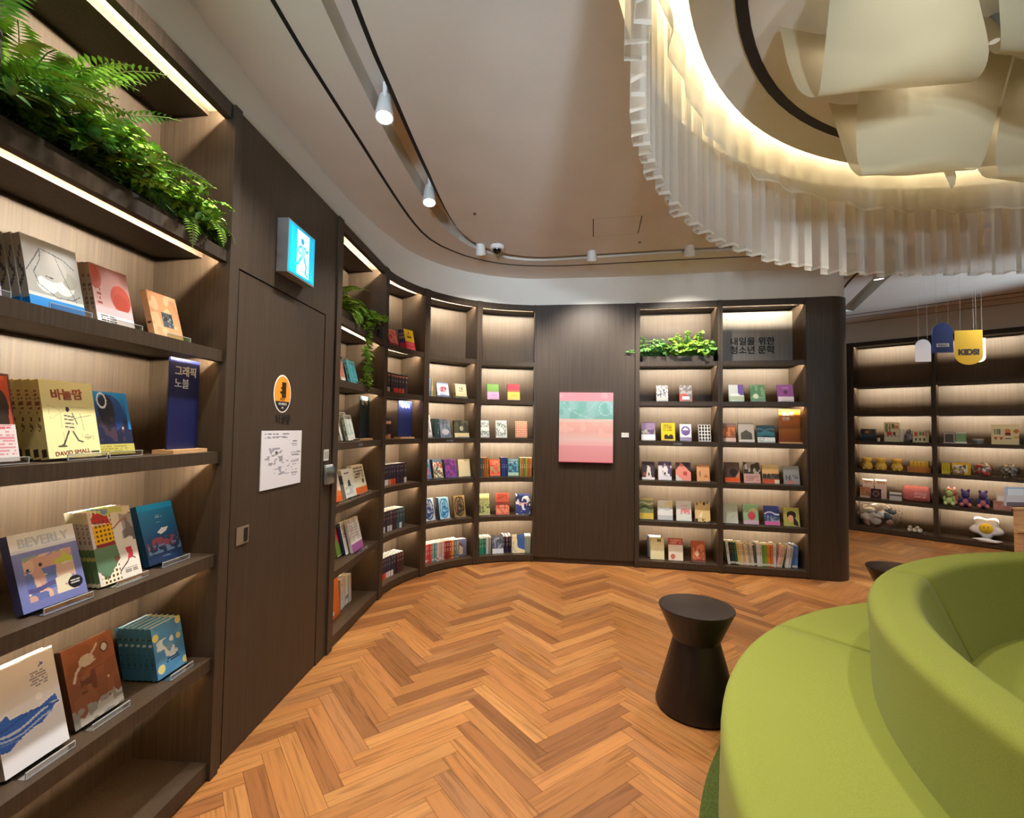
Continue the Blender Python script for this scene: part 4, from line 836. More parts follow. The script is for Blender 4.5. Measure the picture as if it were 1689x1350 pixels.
face('E', 4, 818, 841, 814, 849, [('bg', 'c4604c'), ('l', .1, .72, .9, .95, 4, '6c2420'), ('b', .42, .58, '7c3430'), ('n', 9, .5, 'd88a6c', .05, .05, .95, .45, 4), ('r', .1, .3, .9, .34, '6c2824')], 'coral red vintage style cover', 2, .02, [('bg', 'b44c3c')])
face('E', 4, 850, 875, 816, 847, [('bg', '1c2450'), ('n', 6, .58, 'd8d8e4', 0, 0, 1, 1, 3), ('n', 5, .6, '2c3870', 0, 0, 1, 1, 9), ('l', .2, .42, .8, .58, 2, 'd8a8a8')], 'navy cover with white floral pattern', 3, .02, [('bg', 'b02c34')])
wsp = lambda a: [('bg', a), ('b', .9, 1, 'e8e8e0'), ('l', .25, .3, .75, .8, 6, 'b8b8b0')]
spines('E', 5, 790, 810, 912, [(1, .18, wsp(a_)) for a_ in ('1c7c5c', '24845c', '1c5c6c', 'c8ccc0', '8a8c80')], 'green or white spine', seed=14)
spines('E', 5, 829, 843, 908, [(1, .18, wsp(a_)) for a_ in ('2c2440', '34284c', '2c2440')], 'dark purple spine', seed=15, d=.10)
spines('E', 5, 865, 875, 908, [(1, .18, wsp(a_)) for a_ in ('9aa898', 'b8c4b0', 'a8b4a4')], 'pale sage spine', seed=16)
face('E', 5, 812, 831, 884, 915, [('bg', '5c6478'), ('b', 0, .28, 'c4cad8'), ('o', .5, .6, .36, .3, '8a94a8', .4), ('n', 7, .58, '3c4458', 0, .3, 1, 1, 3)], 'slate cover with pale lower band', 1, .02, None, d=.04)
face('E', 5, 844, 866, 882, 913, [('bg', '2c4c88'), ('p', [(0, 0), (1, 0), (1, .16), (.45, .3), (.38, 1), (0, 1)], 'd4c8a4'), ('n', 7, .62, 'a8a890', 0, 0, .4, 1, 3)], 'deep blue cover with cream left half', 1, .02, None, d=.04)

# ------------------------------------------------------------ right of the painting (F, G)
def shelf_faces(k, row, items):
    for it in items: face(k, row, it[0], it[1], it[2], it[3], it[4], it[5], it[6] if len(it) > 6 else 1, .022, None, 13, (28, 38))
shelf_faces('F', 1, [(1083, 1102, 636, 661, [('bg', '8a8684'), ('n', 7, .5, '5c5856', 0, .2, 1, 1, 3), ('n', 8, .62, 'd8d4d0', 0, 0, 1, 1, 6), ('b', 0, .2, 'b0aca8')], 'grey cover with dark blots'),
 (1121, 1142, 636, 661, [('bg', '6c6864'), ('n', 7, .5, '9a9694', 0, .4, 1, 1, 5), ('n', 6, .5, 'c84440', 0, 0, 1, .45, 3), ('r', .2, .1, .8, .3, 'd8d0cc')], 'grey cover with red lower part')])
shelf_faces('F', 2, [(1058, 1081, 697, 727, [('bg', '8a7494'), ('b', 0, .32, 'e4e4ea'), ('w', .48, .1, .05, 1, 'a8a89c'), ('n', 6, .6, '5c4c6c', 0, .35, 1, .6, 4)], 'mauve landscape cover'),
 (1091, 1114, 698, 728, [('bg', 'e0c020'), ('r', .2, .08, .85, .26, '24201a'), ('e', .35, .26, .14, .08, '24201a'), ('e', .7, .26, .14, .08, '24201a'), ('l', .15, .5, .8, .9, 4, '5c4c14')], 'bright yellow cover with black drawing'),
 (1122, 1141, 700, 728, [('bg', 'e0dce4'), ('o', .5, .6, .38, .28, '5c4884', .45), ('r', .16, .42, .84, .62, '6c5894'), ('b', 0, .2, '8a80a0')], 'white cover with purple headphone shape'),
 (1153, 1173, 701, 729, [('bg', 'dcdcd8'), ('d', 4, 5, .42, '1c1c1c')], 'white cover with big black dots')])
shelf_faces('F', 3, [(1059, 1080, 762, 790, [('bg', '3c3444'), ('p', [(.3, .12), (.75, .12), (.66, .7), (.45, .8)], 'd8ccc4'), ('b', 0, .12, 'd8d4d8'), ('e', .2, .3, .12, .1, 'a04c3c'), ('e', .55, .3, .06, .1, '2c2830')], 'navy cover with pale doorway'),
 (1086, 1108, 762, 791, [('bg', '4c4468'), ('n', 5, .5, 'd8d4dc', 0, .2, 1, .8, 3), ('p', [(.35, .3), (.6, .3), (.58, .9), (.44, .9)], 'dcd8dc'), ('b', 0, .22, 'd0ccd8'), ('e', .5, .35, .06, .1, '24202c')], 'violet and white night cover'),
 (1115, 1140, 763, 791, [('bg', 'd8887c'), ('p', [(.35, 1), (1, 1), (1, .45)], '2c2838'), ('p', [(0, .55), (.35, .95), (0, 1)], '4c3c44'), ('p', [(0, .35), (.5, 0), (0, 0)], 'c8c0c4'), ('r', .5, .3, .75, .5, 'b04c44')], 'pink cover with dark diagonal corners'),
 (1150, 1171, 767, 793, [('bg', 'd09a6c'), ('r', .2, .3, .3, .6, '5c4438'), ('p', [(.5, .25), (.95, .25), (.7, .45)], 'b87048')], 'plain peach cover')])
shelf_faces('F', 4, [(1055, 1078, 822, 855, [('bg', '74805c'), ('w', .75, .05, .04, 1, 'b8bc9c'), ('w', .55, .05, .05, 1.2, '3c4c34'), ('b', 0, .3, 'c8b04c'), ('b', .9, 1, 'd4cc94')], 'green landscape cover with yellow band'),
 (1085, 1110, 826, 857, [('bg', 'd8dcdc'), ('n', 6, .55, 'd8d0a0', 0, .6, 1, 1, 3), ('b', 0, .24, 'b8bcc4'), ('w', .55, .04, .05, 1.5, 'b4bcc4')], 'white cover with pale yellow top'),
 (1116, 1141, 827, 860, [('bg', 'd8dad8'), ('n', 9, .5, 'd08a88', .25, .35, .9, .62, 3), ('l', .3, .7, .8, .8, 2, 'c88a84')], 'white cover with pink lettering'),
 (1147, 1172, 829, 862, [('bg', 'd8bc84'), ('n', 8, .5, '3c3024', .1, .84, .9, 1, 3), ('p', [(.2, .25), (.5, .55), (.45, .25)], 'e8e0cc'), ('n', 8, .5, '3c3024', 0, 0, 1, .16, 6)], 'sand cover with black animal shapes')])
shelf_faces('F', 5, [(1073, 1096, 888, 920, [('bg', 'dcd4a8'), ('r', .5, .82, .8, .95, '5c5c44'), ('s', [(.3, .5), (.5, .4), (.6, .6)], .01, 'a8a484')], 'pale cream cover with dark corner mark'),
 (1103, 1127, 889, 922, [('bg', 'dcd4c4'), ('b', .7, 1, '9a4044'), ('e', .3, .18, .16, .12, 'b86c5c'), ('l', .1, .74, .9, .94, 3, 'd0a09c')], 'cream cover with dark red top'),
 (1141, 1164, 893, 925, [('bg', '98503c'), ('n', 7, .52, 'c07850', .1, .1, .9, .9, 3), ('e', .4, .4, .14, .14, 'd8b894'), ('b', 0, .1, '6c3c34')], 'rust red cover with tan figure')])
face('F', 5, 1068, 1090, 883, 911, [('bg', 'd8dce4'), ('r', 0, 0, .1, 1, '5c7ca8')], 'white cover behind the cream one', 1, .02, None, 8, st=False, d=.16)
shelf_faces('G', 1, [(1203, 1228, 635, 662, [('bg', 'c8ccc8'), ('p', [(.6, .4), (1, .35), (1, 1), (.6, 1)], '5c4c8c'), ('b', 0, .3, 'a8b494'), ('e', .4, .4, .3, .08, 'e0e0d8')], 'white cover with violet block'),
 (1239, 1263, 635, 662, [('bg', '6c9474'), ('n', 5, .5, '4c7458', 0, .3, 1, 1, 3), ('e', .35, .3, .2, .14, 'c8d0b8'), ('b', 0, .16, '5c8464')], 'green wooded cover'),
 (1284, 1310, 635, 662, [('bg', '8c5494'), ('e', .5, .55, .14, .12, '5c3468'), ('b', 0, .28, 'dcd0d4'), ('l', .3, .75, .7, .85, 2, 'c8a0cc')], 'purple cover with pale band')])
shelf_faces('G', 2, [(1193, 1214, 699, 729, [('bg', '8c5c4c'), ('n', 6, .5, 'd07c44', 0, .3, 1, .8, 3), ('b', 0, .22, 'd8b8ac'), ('b', .85, 1, '8c706c')], 'orange brown sunset cover'),
 (1219, 1245, 698, 729, [('bg', 'b4aca4'), ('p', [(.15, .14), (.85, .14), (.85, .45), (.5, .64), (.15, .45)], '4c4c48'), ('b', 0, .1, 'd8d4d0')], 'grey cover with a dark barn'),
 (1250, 1279, 702, 729, [('bg', '1c3848'), ('w', .5, .12, .05, 1, '2c6478'), ('w', .75, .05, .04, 1.5, '3c5c70'), ('b', 0, .3, 'dce4e4'), ('l', .05, .05, .4, .25, 3, '3c4c54')], 'dark teal sea cover')])
shelf_faces('G', 3, [(1196, 1221, 763, 796, [('bg', '4c3c3c'), ('e', .6, .5, .25, .2, '241c1c'), ('p', [(.7, .25), (1, .25), (1, .6)], 'b87c64'), ('b', 0, .24, 'd85c2c')], 'dark cover with orange band'),
 (1228, 1255, 763, 797, [('bg', '9c9490'), ('n', 6, .48, '2c2824', 0, .45, 1, 1, 3), ('r', .1, .65, .22, .9, 'e4e0dc'), ('b', 0, .42, 'c49c98'), ('l', .1, .08, .9, .38, 4, '98706c')], 'black and white photo cover'),
 (1259, 1286, 767, 799, [('bg', 'd0a878'), ('b', .78, 1, 'dcc890'), ('b', .25, .5, '5c5048'), ('n', 8, .5, '34302c', 0, .3, 1, .52, 3), ('b', 0, .25, 'c05038'), ('r', .7, 0, 1, .2, 'd8d0c8')], 'tan cover with red and dark bands'),
 (1294, 1320, 769, 800, [('bg', '8c949c'), ('n', 8, .52, '5c5c60', .1, .2, .9, .5, 3), ('n', 7, .5, 'c07874', .1, .02, .9, .22, 5)], 'grey cover with small rooftops')])
shelf_faces('G', 4, [(1193, 1218, 831, 863, [('bg', 'b8c4b4'), ('g', 0, 1, 'c8ccc4', 'a8b8a4'), ('s', [(.6, .3), (.8, .5)], .012, '7c8c7c')], 'pale sage cover'),
 (1227, 1252, 832, 864, [('bg', '84b48c'), ('e', .55, .42, .26, .2, 'b84454'), ('e', .6, .72, .1, .08, 'd8a88c'), ('b', 0, .2, 'c0a8c0'), ('n', 7, .62, 'd8d0a8', 0, .6, 1, 1, 3)], 'mint cover with a red dressed figure'),
 (1262, 1287, 835, 867, [('bg', '2c3c84'), ('b', .22, .5, '7c8cac'), ('n', 9, .5, '3c4c6c', 0, .22, 1, .5, 3), ('b', 0, .22, 'c868a4'), ('w', .62, .04, .06, 1, 'c8d0e4')], 'blue night town cover with pink base'),
 (1294, 1320, 838, 869, [('bg', 'a8a85c'), ('e', .5, .6, .3, .22, '241c1c'), ('e', .45, .42, .18, .18, 'd8a084'), ('p', [(.6, .6), (.9, .2), (.9, 0), (.6, .1)], '2c2420'), ('e', .85, .8, .12, .1, '98b868')], 'olive cover with dark haired figure')])
sign_board('G', 2, 1285, 1321, 676, 732, [('bg', 'a8641c'), ('g', 0, 1, '6c3410', 'c07818')], [('청소년', .0008), ('인문', .0008)], 'amber brown sign board in the bookcase beside the column', .12, .2)
gs = [('d8dcd8', .22, -7), ('1c2c28', .22, -7), ('24443c', .22, -7), ('2c5c4c', .22, -7), ('d8b868', .21, -7), ('d8c89c', .21, -7), ('c8a87c', .21, -7), ('d8d0b8', .2, -7), ('a89c84', .21, -7), ('c8c4bc', .2, -7), ('4c4844', .2, -7), ('d8dcdc', .22, -3), ('c8d0cc', .22, -3), ('6c9434', .21, -2), ('84a43c', .21, -2), ('d87c2c', .21, -2), ('c87440', .21, -1), ('d0d8e0', .22, 0), ('d8a8a0', .21, 12), ('c8c09c', .21, 12), (1.2, None), ('e0dcdc', .21, 7), ('b8bcc0', .21, 7), (.5, None), ('3c6cb4', .22, 2), ('4c7cc0', .22, 2)]
spines('G', 5, 1201, 1316, 935, [g_ if g_[1] is None else (1, g_[1], [('bg', g_[0]), ('l', .25, .4, .75, .85, 6, '6c6c64'), ('b', .06, .12, 'd8d8d0')], g_[2]) for g_ in gs], 'mixed colour spine', seed=17, d=.07)

# ============================================================ LETTERING BOARD in the beside-column bookcase
P = BAYS['G'][0]; t = empty('lettering_panel', (0, 0, 0)); put(t, P, P.L/2, .235, ZT[0]+.0005)
hw = P.L/2-.026
b = MB(); b.box(-hw, 0, 0, hw, .016, .535); b.build('board', noisemat('grey_brown_laminate', '544f4a', '605a53', (90, 90, 2), .5), t)
s0, z0 = P.hit(1204, 570, .235); lx = s0-P.L/2
for i, tx in enumerate(('내일을 위한', '청소년 문학')): text('lettering', tx, .088, mat('lettering_dark', '120e0c', .7, spec=.1), t, .004, 'LEFT', .0006, TXT(lx, P.hit(1204, 569+i*14.3, .235)[1]-ZT[0], -.002))
tag(t, 'grey board with dark Korean lettering on top shelf beside the column', 'sign')

# ============================================================ WHAT HANGS ON THE LEFT WALL AND DOOR
def wframe(px, py, d=0): s, z = DW.hit(px, py, d); return s, z
def wallthing(name, s, z, d=0): t = empty(name, (0, 0, 0)); put(t, DW, s, d, z); return t
# exit sign light box
sL, zT = wframe(478, 357, -.06); sR, zB = wframe(519, 458, -.06); w_ = sR-sL; h_ = .262; zc_ = (wframe(478, 357, -.06)[1]+wframe(478, 443, -.06)[1])/2-.012
t = wallthing('exit_sign', (sL+sR)/2, zc_)
b = MB(); b.box(-w_/2, -.056, -h_/2, w_/2, -.0005, h_/2); b.build('housing', mat('brushed_silver', 'b8b6b2', .35, .6), t)
art = [('bg', '00a8d8'), ('r', .07, .05, .96, .95, '10b8e0'), ('r', .30, .06, .78, .95, 'f2fdff'), ('e', .50, .76, .07, .065, '24a8d0'), ('p', [(.42, .68), (.58, .68), (.62, .42), (.44, .42)], '8ad8ec'), ('s', [(.44, .66), (.34, .56), (.40, .48)], .03, '38b4d8'), ('s', [(.58, .66), (.68, .58), (.72, .64)], .03, '38b4d8'), ('s', [(.46, .42), (.36, .28), (.26, .20)], .036, '30b0d8'), ('s', [(.58, .42), (.66, .28), (.64, .12), (.72, .10)], .036, '30b0d8'), ('r', .0, .0, 1, .04, '00a0d0')]
ex = bpy.data.materials.new('exit_sign_glow'); ex.use_nodes = True; nt, bs, N, L = nodes(ex); a_ = N('ShaderNodeAttribute'); a_.attribute_name = 'Col'
L(a_.outputs[0], bs.inputs['Emission Color']); bs.inputs['Emission Strength'].default_value = 1.0; L(a_.outputs[0], bs.inputs['Base Color']); bs.inputs['Roughness'].default_value = .25
b = MB(); art_grid(b, (-w_/2+.008, -.0585, -h_/2+.008), (w_-.016, 0, 0), (0, 0, h_-.016), art, 48, 40); b.box(-w_/2+.008, -.058, -h_/2+.008, w_/2-.008, -.055, h_/2-.008, 0, C('00a8d8')); b.build('lit_panel', ex, t)
tag(t, 'glowing cyan exit sign light box above the dark wood door', 'exit sign')
# round-oval sticker
s, z = wframe(467, 650); t = wallthing('door_sticker', s, z, -.0006 + .004)
b = MB()
for rx, rz_, y, cc in ((.080, .094, -.0006, 'f2efe8'), (.073, .087, -.0012, 'e8982c')):
    b.poly([(rx*math.cos(2*pi*k/40), y, rz_*math.sin(2*pi*k/40)) for k in range(40)], 0, C(cc))
b.poly([(.073*math.cos(a), -.0017, .087*math.sin(a)) for a in [math.radians(206+128*k/20) for k in range(21)]], 0, C('1c1a1c'))
b.box(-.008, -.0022, -.018, .030, -.0019, .058, 0, C('2c1c14')); b.box(-.022, -.0022, .0, -.006, -.0019, .012, 0, C('2c1c14')); b.box(-.018, -.0022, .024, -.008, -.0019, .032, 0, C('2c1c14')); b.box(.0, -.0024, -.006, .02, -.0021, .0, 0, C('5c3a1c'))
b.build('sticker_face', PRINT, t)
for tx, zz, sz, mm in (('비상문', -.033, .017, INK), ('자동개폐장치', -.056, .014, INKW), ('설치', -.073, .010, INKW)): text('lettering', tx, sz, mm, t, .0002, 'CENTER', 0, TXT(0, zz, -.0023))
tag(t, 'oval orange and black door sticker with white rim on the dark door', 'sticker')
s, z = wframe(468, 693); t = text('door_lettering', '비상문', .052, mat('lettering_dark2', '100c0a', .5), None, .0008, 'CENTER', .001); put(t, DW, s, .0032, z-.016); t.matrix_basis = t.matrix_basis @ Matrix.Rotation(pi/2, 4, 'X'); tag(t, 'dark Korean lettering below the oval door sticker', 'lettering')
# white notice
s1_, za = wframe(432, 711); s2_, zb_ = wframe(495, 796); w_ = s2_-s1_; h_ = za-zb_
t = wallthing('notice_board', (s1_+s2_)/2, zb_, .0035)
art = [('bg', 'd9d8e0'), ('l', .06, .91, .78, .95, 1, '444450'), ('l', .06, .86, .62, .90, 2, '8a8a98'), ('l', .72, .78, .9, .81, 1, '2a2a34'), ('l', .72, .68, .86, .76, 3, '8a8a98'), ('l', .72, .5, .97, .64, 6, '8a8a98'), ('l', .72, .36, .94, .47, 5, '9a9aa6'), ('l', .72, .16, .9, .33, 7, '9a9aa6'), ('n', 18, .64, '9a9aac', .08, .5, .3, .78, 3), ('n', 20, .62, '94949f', .16, .4, .5, .7, 5), ('n', 22, .62, '9a9aac', .3, .22, .68, .52, 7), ('e', .34, .62, .02, .03, '303038')]
b = MB(); art_grid(b, (-w_/2, -.004, 0), (w_, 0, 0), (0, 0, h_), art, 60, 60); b.box(-w_/2, -.0039, 0, w_/2, -.0002, h_, 0, C('d6d5dc')); b.build('printed_sheet', PRINT, t)
tag(t, 'white notice with a fine line drawing and small print', 'notice')
# flush door pull
s1_, za = wframe(391, 873); s2_, zb_ = wframe(410, 893); t = wallthing('door_pull', (s1_+s2_)/2, (za+zb_)/2, .0035)
w_ = s2_-s1_; h_ = .075; b = MB(); b.box(-w_/2, -.003, -h_/2, w_/2, -.0002, h_/2); b.build('plate', mat('bronze_plate', '8c7c6c', .4, .35), t)
b = MB(); b.box(w_*.08, -.0045, -h_*.38, w_*.40, -.0028, h_*.38); b.build('recess', BLACK, t)
t['label'] = 'square bronze flush pull on the dark door'; t['category'] = 'door pull'
# little plate and leaflet box
s, z = wframe(537, 751); t = wallthing('wall_plate', s, z); b = MB(); art_grid(b, (-.03, -.006, -.033), (.06, 0, 0), (0, 0, .066), [('bg', 'd0d0ca'), ('r', .15, .2, .45, .8, '7c847c'), ('r', .55, .2, .85, .8, '8a8e88')], 12, 12); b.box(-.03, -.0059, -.033, .03, -.0003, .033, 0, C('c8c8c2')); b.build('plate', PRINT, t)
tag(t, 'small pale plate with two grey keys above the leaflet box', 'wall plate')
s, z = wframe(539.5, 783); t = wallthing('leaflet_box', s, z)
b = MB(); b.box(-.055, -.022, -.058, .055, -.020, .045); b.box(-.055, -.022, -.058, -.053, -.0005, .045); b.box(.053, -.022, -.058, .055, -.0005, .045); b.box(-.055, -.022, -.058, .055, -.0005, -.056); b.build('holder', ACRYL, t)
b = MB(); b.box(-.048, -.015, -.054, .046, -.004, .058, 0, C('c9ccd2')); b.box(-.04, -.0185, -.054, .05, -.0155, .040, 0, C('b4b8c0')); b.build('leaflets', PRINT, t)
tag(t, 'clear wall box of white leaflets below the small plate', 'leaflet holder')

# ============================================================ PAINTING AND ITS CARD
BW = Line(E6, E7)
sL, zT = BW.hit(923, 648); sR, zB = BW.hit(1010.5, 764); w_ = sR-sL; h_ = zT-zB; t = empty('abstract_painting', (0, 0, 0)); put(t, BW, (sL+sR)/2, -.0005, zB)
art = [('bg', 'd8a09a'), ('g', .0, .24, 'd8949c', 'dc9aa2'), ('g', .24, .34, 'e0aaac', 'd9bcba'), ('g', .34, .44, 'd9b8b6', 'd8a49e'), ('g', .44, .60, 'd8a49e', 'dcac9e'), ('b', .585, .62, 'c8c4bc'), ('w', .60, .012, .008, 2, 'd8b4ac'), ('r', 0, .62, 1, .885, '7fb0ac'), ('n', 5, .55, '8ab4b4', 0, .62, 1, .885, 3), ('n', 7, .6, '75a8a2', 0, .62, 1, .885, 8), ('s', [(.08, .86), (.2, .75), (.4, .67), (.6, .63)], .006, 'a9c8c4'), ('s', [(.7, .88), (.6, .78), (.5, .72)], .006, '9cc0bc'), ('o', .86, .77, .12, .1, 'a4c4c2', .85), ('b', .868, .885, '94a8a6'), ('b', .885, 1, 'd98a96'), ('n', 6, .6, 'dc98a2', 0, .885, 1, 1, 5), ('n', 9, .66, 'deb0a8', 0, .36, 1, .58, 6), ('b', 0, .012, 'd05a70')]
b = MB(); art_grid(b, (-w_/2, -.03, 0), (w_, 0, 0), (0, 0, h_), art, 50, 100); b.box(-w_/2, -.0298, 0, w_/2, -.0005, h_, 0, C('dcd2cc')); b.build('canvas', PRINT, t)
tag(t, 'pink and teal abstract canvas on the dark panel', 'painting')
s, z = BW.hit(1031, 718); b = MB(); b.box(-.037, -.006, -.024, .037, -.0005, .024); o = b.build('title_card', mat('card_white', 'd6d6d2', .6)); put(o, BW, s, 0, z); tag(o, 'small white title card right of the pink painting', 'card')
# shelf tags
for k, px, py, row, nm in (('B', 594, 731, 2, 'on the ivy bookcase'), ('D', 742, 727, 2, 'in the second curved bookcase'), ('F', 1118, 732.5, 2, 'right of the painting')):
    P = BAYS[k][0]; s, z = P.hit(px, py, 0); b = MB(); b.box(-.045, -.002, -.013, .045, -.0003, .013, 0, C('4a4c56'))
    art_grid(b, (-.045, -.0022, -.013), (.09, 0, 0), (0, 0, .026), [('bg', '4c4e58'), ('l', .15, .3, .85, .7, 1, 'a8a8b0')], 16, 6)
    o = b.build('shelf_label', PRINT); put(o, P, s, -.002 if k != 'D' else -.0035, ZT[row]-.024); tag(o, 'small grey label strip on the third shelf edge %s' % nm, 'shelf label')

# ============================================================ PLANTS
LEAF = noisemat('fern_leaf', '68982c', 'a2ca50', 14, .5, 0, 2, spec=.3)
LEAF2 = noisemat('ivy_leaf', '58942a', 'b2d450', 22, .45, 0, 2, spec=.35)
LEAF3 = noisemat('dark_leaf', '447a30', '82b25c', 18, .5, 0, 2, spec=.35)
STEM = mat('green_stem', '5a6a2c', .7)
SOIL = mat('dark_soil', '1c1410', .9)
def fern_mesh(rnd, size, n=13, droop=.5):
    lf = MB(); st = MB()
    for i in range(n):
        a = rnd.uniform(0, 2*pi); L_ = size*rnd.uniform(.6, 1.1); el = rnd.uniform(.45, 1.4); p = Vector((rnd.uniform(-.03, .03), rnd.uniform(-.02, .02), .0)); pts = [p.copy()]; N_ = 26; up_ = el
        d2 = Vector((math.cos(a), math.sin(a)*.6-.45, 0)).normalized()
        for k in range(N_):
            up_ -= droop*(1.6/N_)*(1+k/N_); p = p + (d2*math.cos(up_)+Vector((0, 0, math.sin(up_))))*(L_/N_); pts.append(p.copy())
        st.tube(pts[::3]+[pts[-1]], .0014, 4)
        for k in range(3, N_+1):
            t = (pts[k]-pts[k-1]).normalized(); sd = t.cross(Vector((0, 0, 1))).normalized(); nn = sd.cross(t)
            ll = size*.15*math.sin(pi*min(1, (k/N_)*.86+.12))**.8*rnd.uniform(.8, 1.1)
            for s in (-1, 1):
                base = pts[k]; dr = (sd*s + t*.45 - nn*.05*rnd.random()).normalized(); wd = ll*.16; m_ = base+dr*ll*.5+nn*ll*.06
                lf.poly([base, m_-t*wd, base+dr*ll-nn*ll*.12, m_+t*wd*.8])
    return lf, st
def leafshape(lf, p, d, n, size, ivy=True):
    d = d.normalized(); n = (n - d*n.dot(d)).normalized(); s = d.cross(n)
    if ivy: O = [(0, 0), (.30, .12), (.52, .02), (.42, .38), (.46, .62), (.2, .66), (0, 1.0)]
    else: O = [(0, 0), (.22, .2), (.30, .5), (.18, .82), (0, 1.0)]
    for sg in (-1, 1):
        lf.poly([p + d*y*size + s*x*sg*size + n*(abs(x)*.28*size - y*y*.16*size) for x, y in (O if sg == 1 else O[::-1])])
def ivy_mesh(rnd, size, stems=9, trail=0., leaf=.036, trailpos=0, ivy=True, spread=.16, fwd=.05):
    lf = MB(); st = MB()
    for i in range(stems):
        a = rnd.uniform(0, 2*pi); p = Vector((rnd.uniform(-.05, .05), rnd.uniform(-.015, .02), .0)); tr = trail and i < 3
        d = Vector((math.cos(a)*spread*6, math.sin(a)*.35-fwd*4, rnd.uniform(.5, 1.4))).normalized(); pts = [p.copy()]; L_ = size*rnd.uniform(.7, 1.1)+(trail if tr else 0); N_ = int(8+L_*26)
        if tr: p = Vector((trailpos+rnd.uniform(-.03, .03), -.07, 0.05)); d = Vector((rnd.uniform(-.1, .1), -1, .1)); pts = [p.copy()]
        for k in range(N_):
            d = (d + Vector((rnd.uniform(-.2, .2), rnd.uniform(-.1, .08), -.10 if not tr else -.34))).normalized()
            if tr and d.y < -.15 and p.y < -.11: d.y *= .1; d.normalize()
            p = p+d*L_/N_
            if p.y > .11: p.y = .11
            if p.z < .02 and p.y > -.1: p.z = .02
            pts.append(p.copy())
            for q in range(2):
                a2 = rnd.uniform(0, 2*pi); dd = Vector((math.cos(a2), math.sin(a2)*.7-.4, rnd.uniform(-.5, .5))); leafshape(lf, p, dd, Vector((rnd.uniform(-.5, .5), -.7, .9)), leaf*rnd.uniform(.6, 1.15), ivy)
        st.tube(pts[::2]+[pts[-1]], .0013, 4)
    return lf, st
def plant(kind, k, s, d, z, seed, label, lm, name, **kw):
    rnd = random.Random(seed); P = BAYS[k][0]; t = empty(name, (0, 0, 0)); put(t, P, s, d, z)
    lf, st = (fern_mesh if kind == 'fern' else ivy_mesh)(rnd, **kw)
    ia, ib = BAYS[k][1:]; x0, x1, y1, z1 = ia+.006-s, P.L-ib-.006-s, DEP-d-.006, HT-.066-z
    for m_ in (lf, st):       # leaves press against the back, the sides and the board above
        m_.v = [((min(max(x, x0), x1) if y > -d-.005 else x), min(y, y1), min(zz_, z1) if y > -d-.005 else zz_) for x, y, zz_ in m_.v]
    lf.build('foliage', lm, t); st.build('stems', STEM, t); b = MB(); b.lathe([(.024, -.055), (.032, -.01), (.032, -.002), (.028, -.002), (.027, -.012), (0, -.012)], 14); b.build('pot', SOIL, t)
    return tag(t, label, 'plant')
def planter(k, label, h=.10, d0=.045, mrg=.03):
    P = BAYS[k][0]; ia, ib = BAYS[k][1:]; a, b = ia+mrg, P.L-ib-mrg; z = ZT[0]+.001; t = empty('planter_box', (*P.pt(P.L/2), 0)); o = P.pt(P.L/2)
    for nm, pr in (('front_board', [(d0, z), (d0, z+h), (d0+.012, z+h), (d0+.012, z)]), ('back_board', [(d0+.158, z), (d0+.158, z+h), (d0+.17, z+h), (d0+.17, z)]), ('bottom_board', [(d0+.013, z), (d0+.013, z+.008), (d0+.157, z+.008), (d0+.157, z)])):
        sweep(MB(), P, a, b, pr, 0, o).build(nm, WOOD, t)
    return tag(t, label, 'planter')
planter('A', 'long dark wood planter box on top of the nearest left bookcase', .04)
zA = ZT[0]+.062
AL = BAYS['A'][0].L
for i, (s, d, kd, lab, kw) in enumerate(((.06, .17, 'fern', 'tall feathery fern cut by the left edge', dict(size=.46, n=16, droop=.55)), (.20, .16, 'fern', 'large arching fern in the middle of the nearest planter', dict(size=.44, n=18, droop=.6)),
        (.36, .17, 'fern', 'upright fern with long frond over the nearest planter', dict(size=.42, n=16, droop=.55)), (.56, .17, 'fern', 'dense lacy fern right of the upright one', dict(size=.34, n=20, droop=.75)), (.76, .15, 'fern', 'small drooping fern at the right end of nearest planter', dict(size=.27, n=20, droop=.95)))):
    plant('fern', 'A', s, d, zA, 20+i, lab, (LEAF, LEAF, LEAF3, LEAF, LEAF)[i], 'potted_fern', **kw)
for i, (s, d, lab, lm, kw) in enumerate(((.16, .095, 'leafy dark pothos at planter front on the far left', LEAF3, dict(size=.2, stems=16, leaf=.05, fwd=.1, ivy=False)), (.36, .09, 'bright yellow green maidenhair spilling over the nearest planter', LEAF2, dict(size=.22, stems=20, leaf=.036, fwd=.1)), (.52, .095, 'round leaved green plant in nearest planter centre', LEAF2, dict(size=.22, stems=20, leaf=.04, fwd=.1, ivy=False)), (.68, .095, 'light green creeper near the right of the nearest planter', LEAF2, dict(size=.22, stems=22, leaf=.03, fwd=.1)))):
    plant('ivy', 'A', s, d, zA, 40+i, lab, lm, 'potted_plant', **kw)
planter('B', 'dark wood planter box on the bookcase on the ivy bookcase', .075)
zB = ZT[0]+.08
plant('fern', 'B', .20, .16, zB, 61, 'soft green fern behind the ivy on the ivy bookcase', LEAF, 'potted_fern', size=.36, n=18, droop=.6)
plant('fern', 'B', .42, .15, zB, 62, 'drooping yellow green fern beside the ivy on the ivy bookcase', LEAF2, 'potted_fern', size=.28, n=20, droop=.9)
plant('ivy', 'B', .62, .14, zB, 63, 'yellow green ivy trailing below the top shelf', LEAF2, 'potted_ivy', size=.22, stems=20, trail=.42, leaf=.05, trailpos=-.02)
plant('ivy', 'B', .78, .14, zB, 64, 'bushy ivy at the right end on the ivy bookcase', LEAF2, 'potted_ivy', size=.22, stems=14, leaf=.046)
planter('F', 'dark wood planter box in the bookcase right of the painting', .06)
zF = ZT[0]+.07
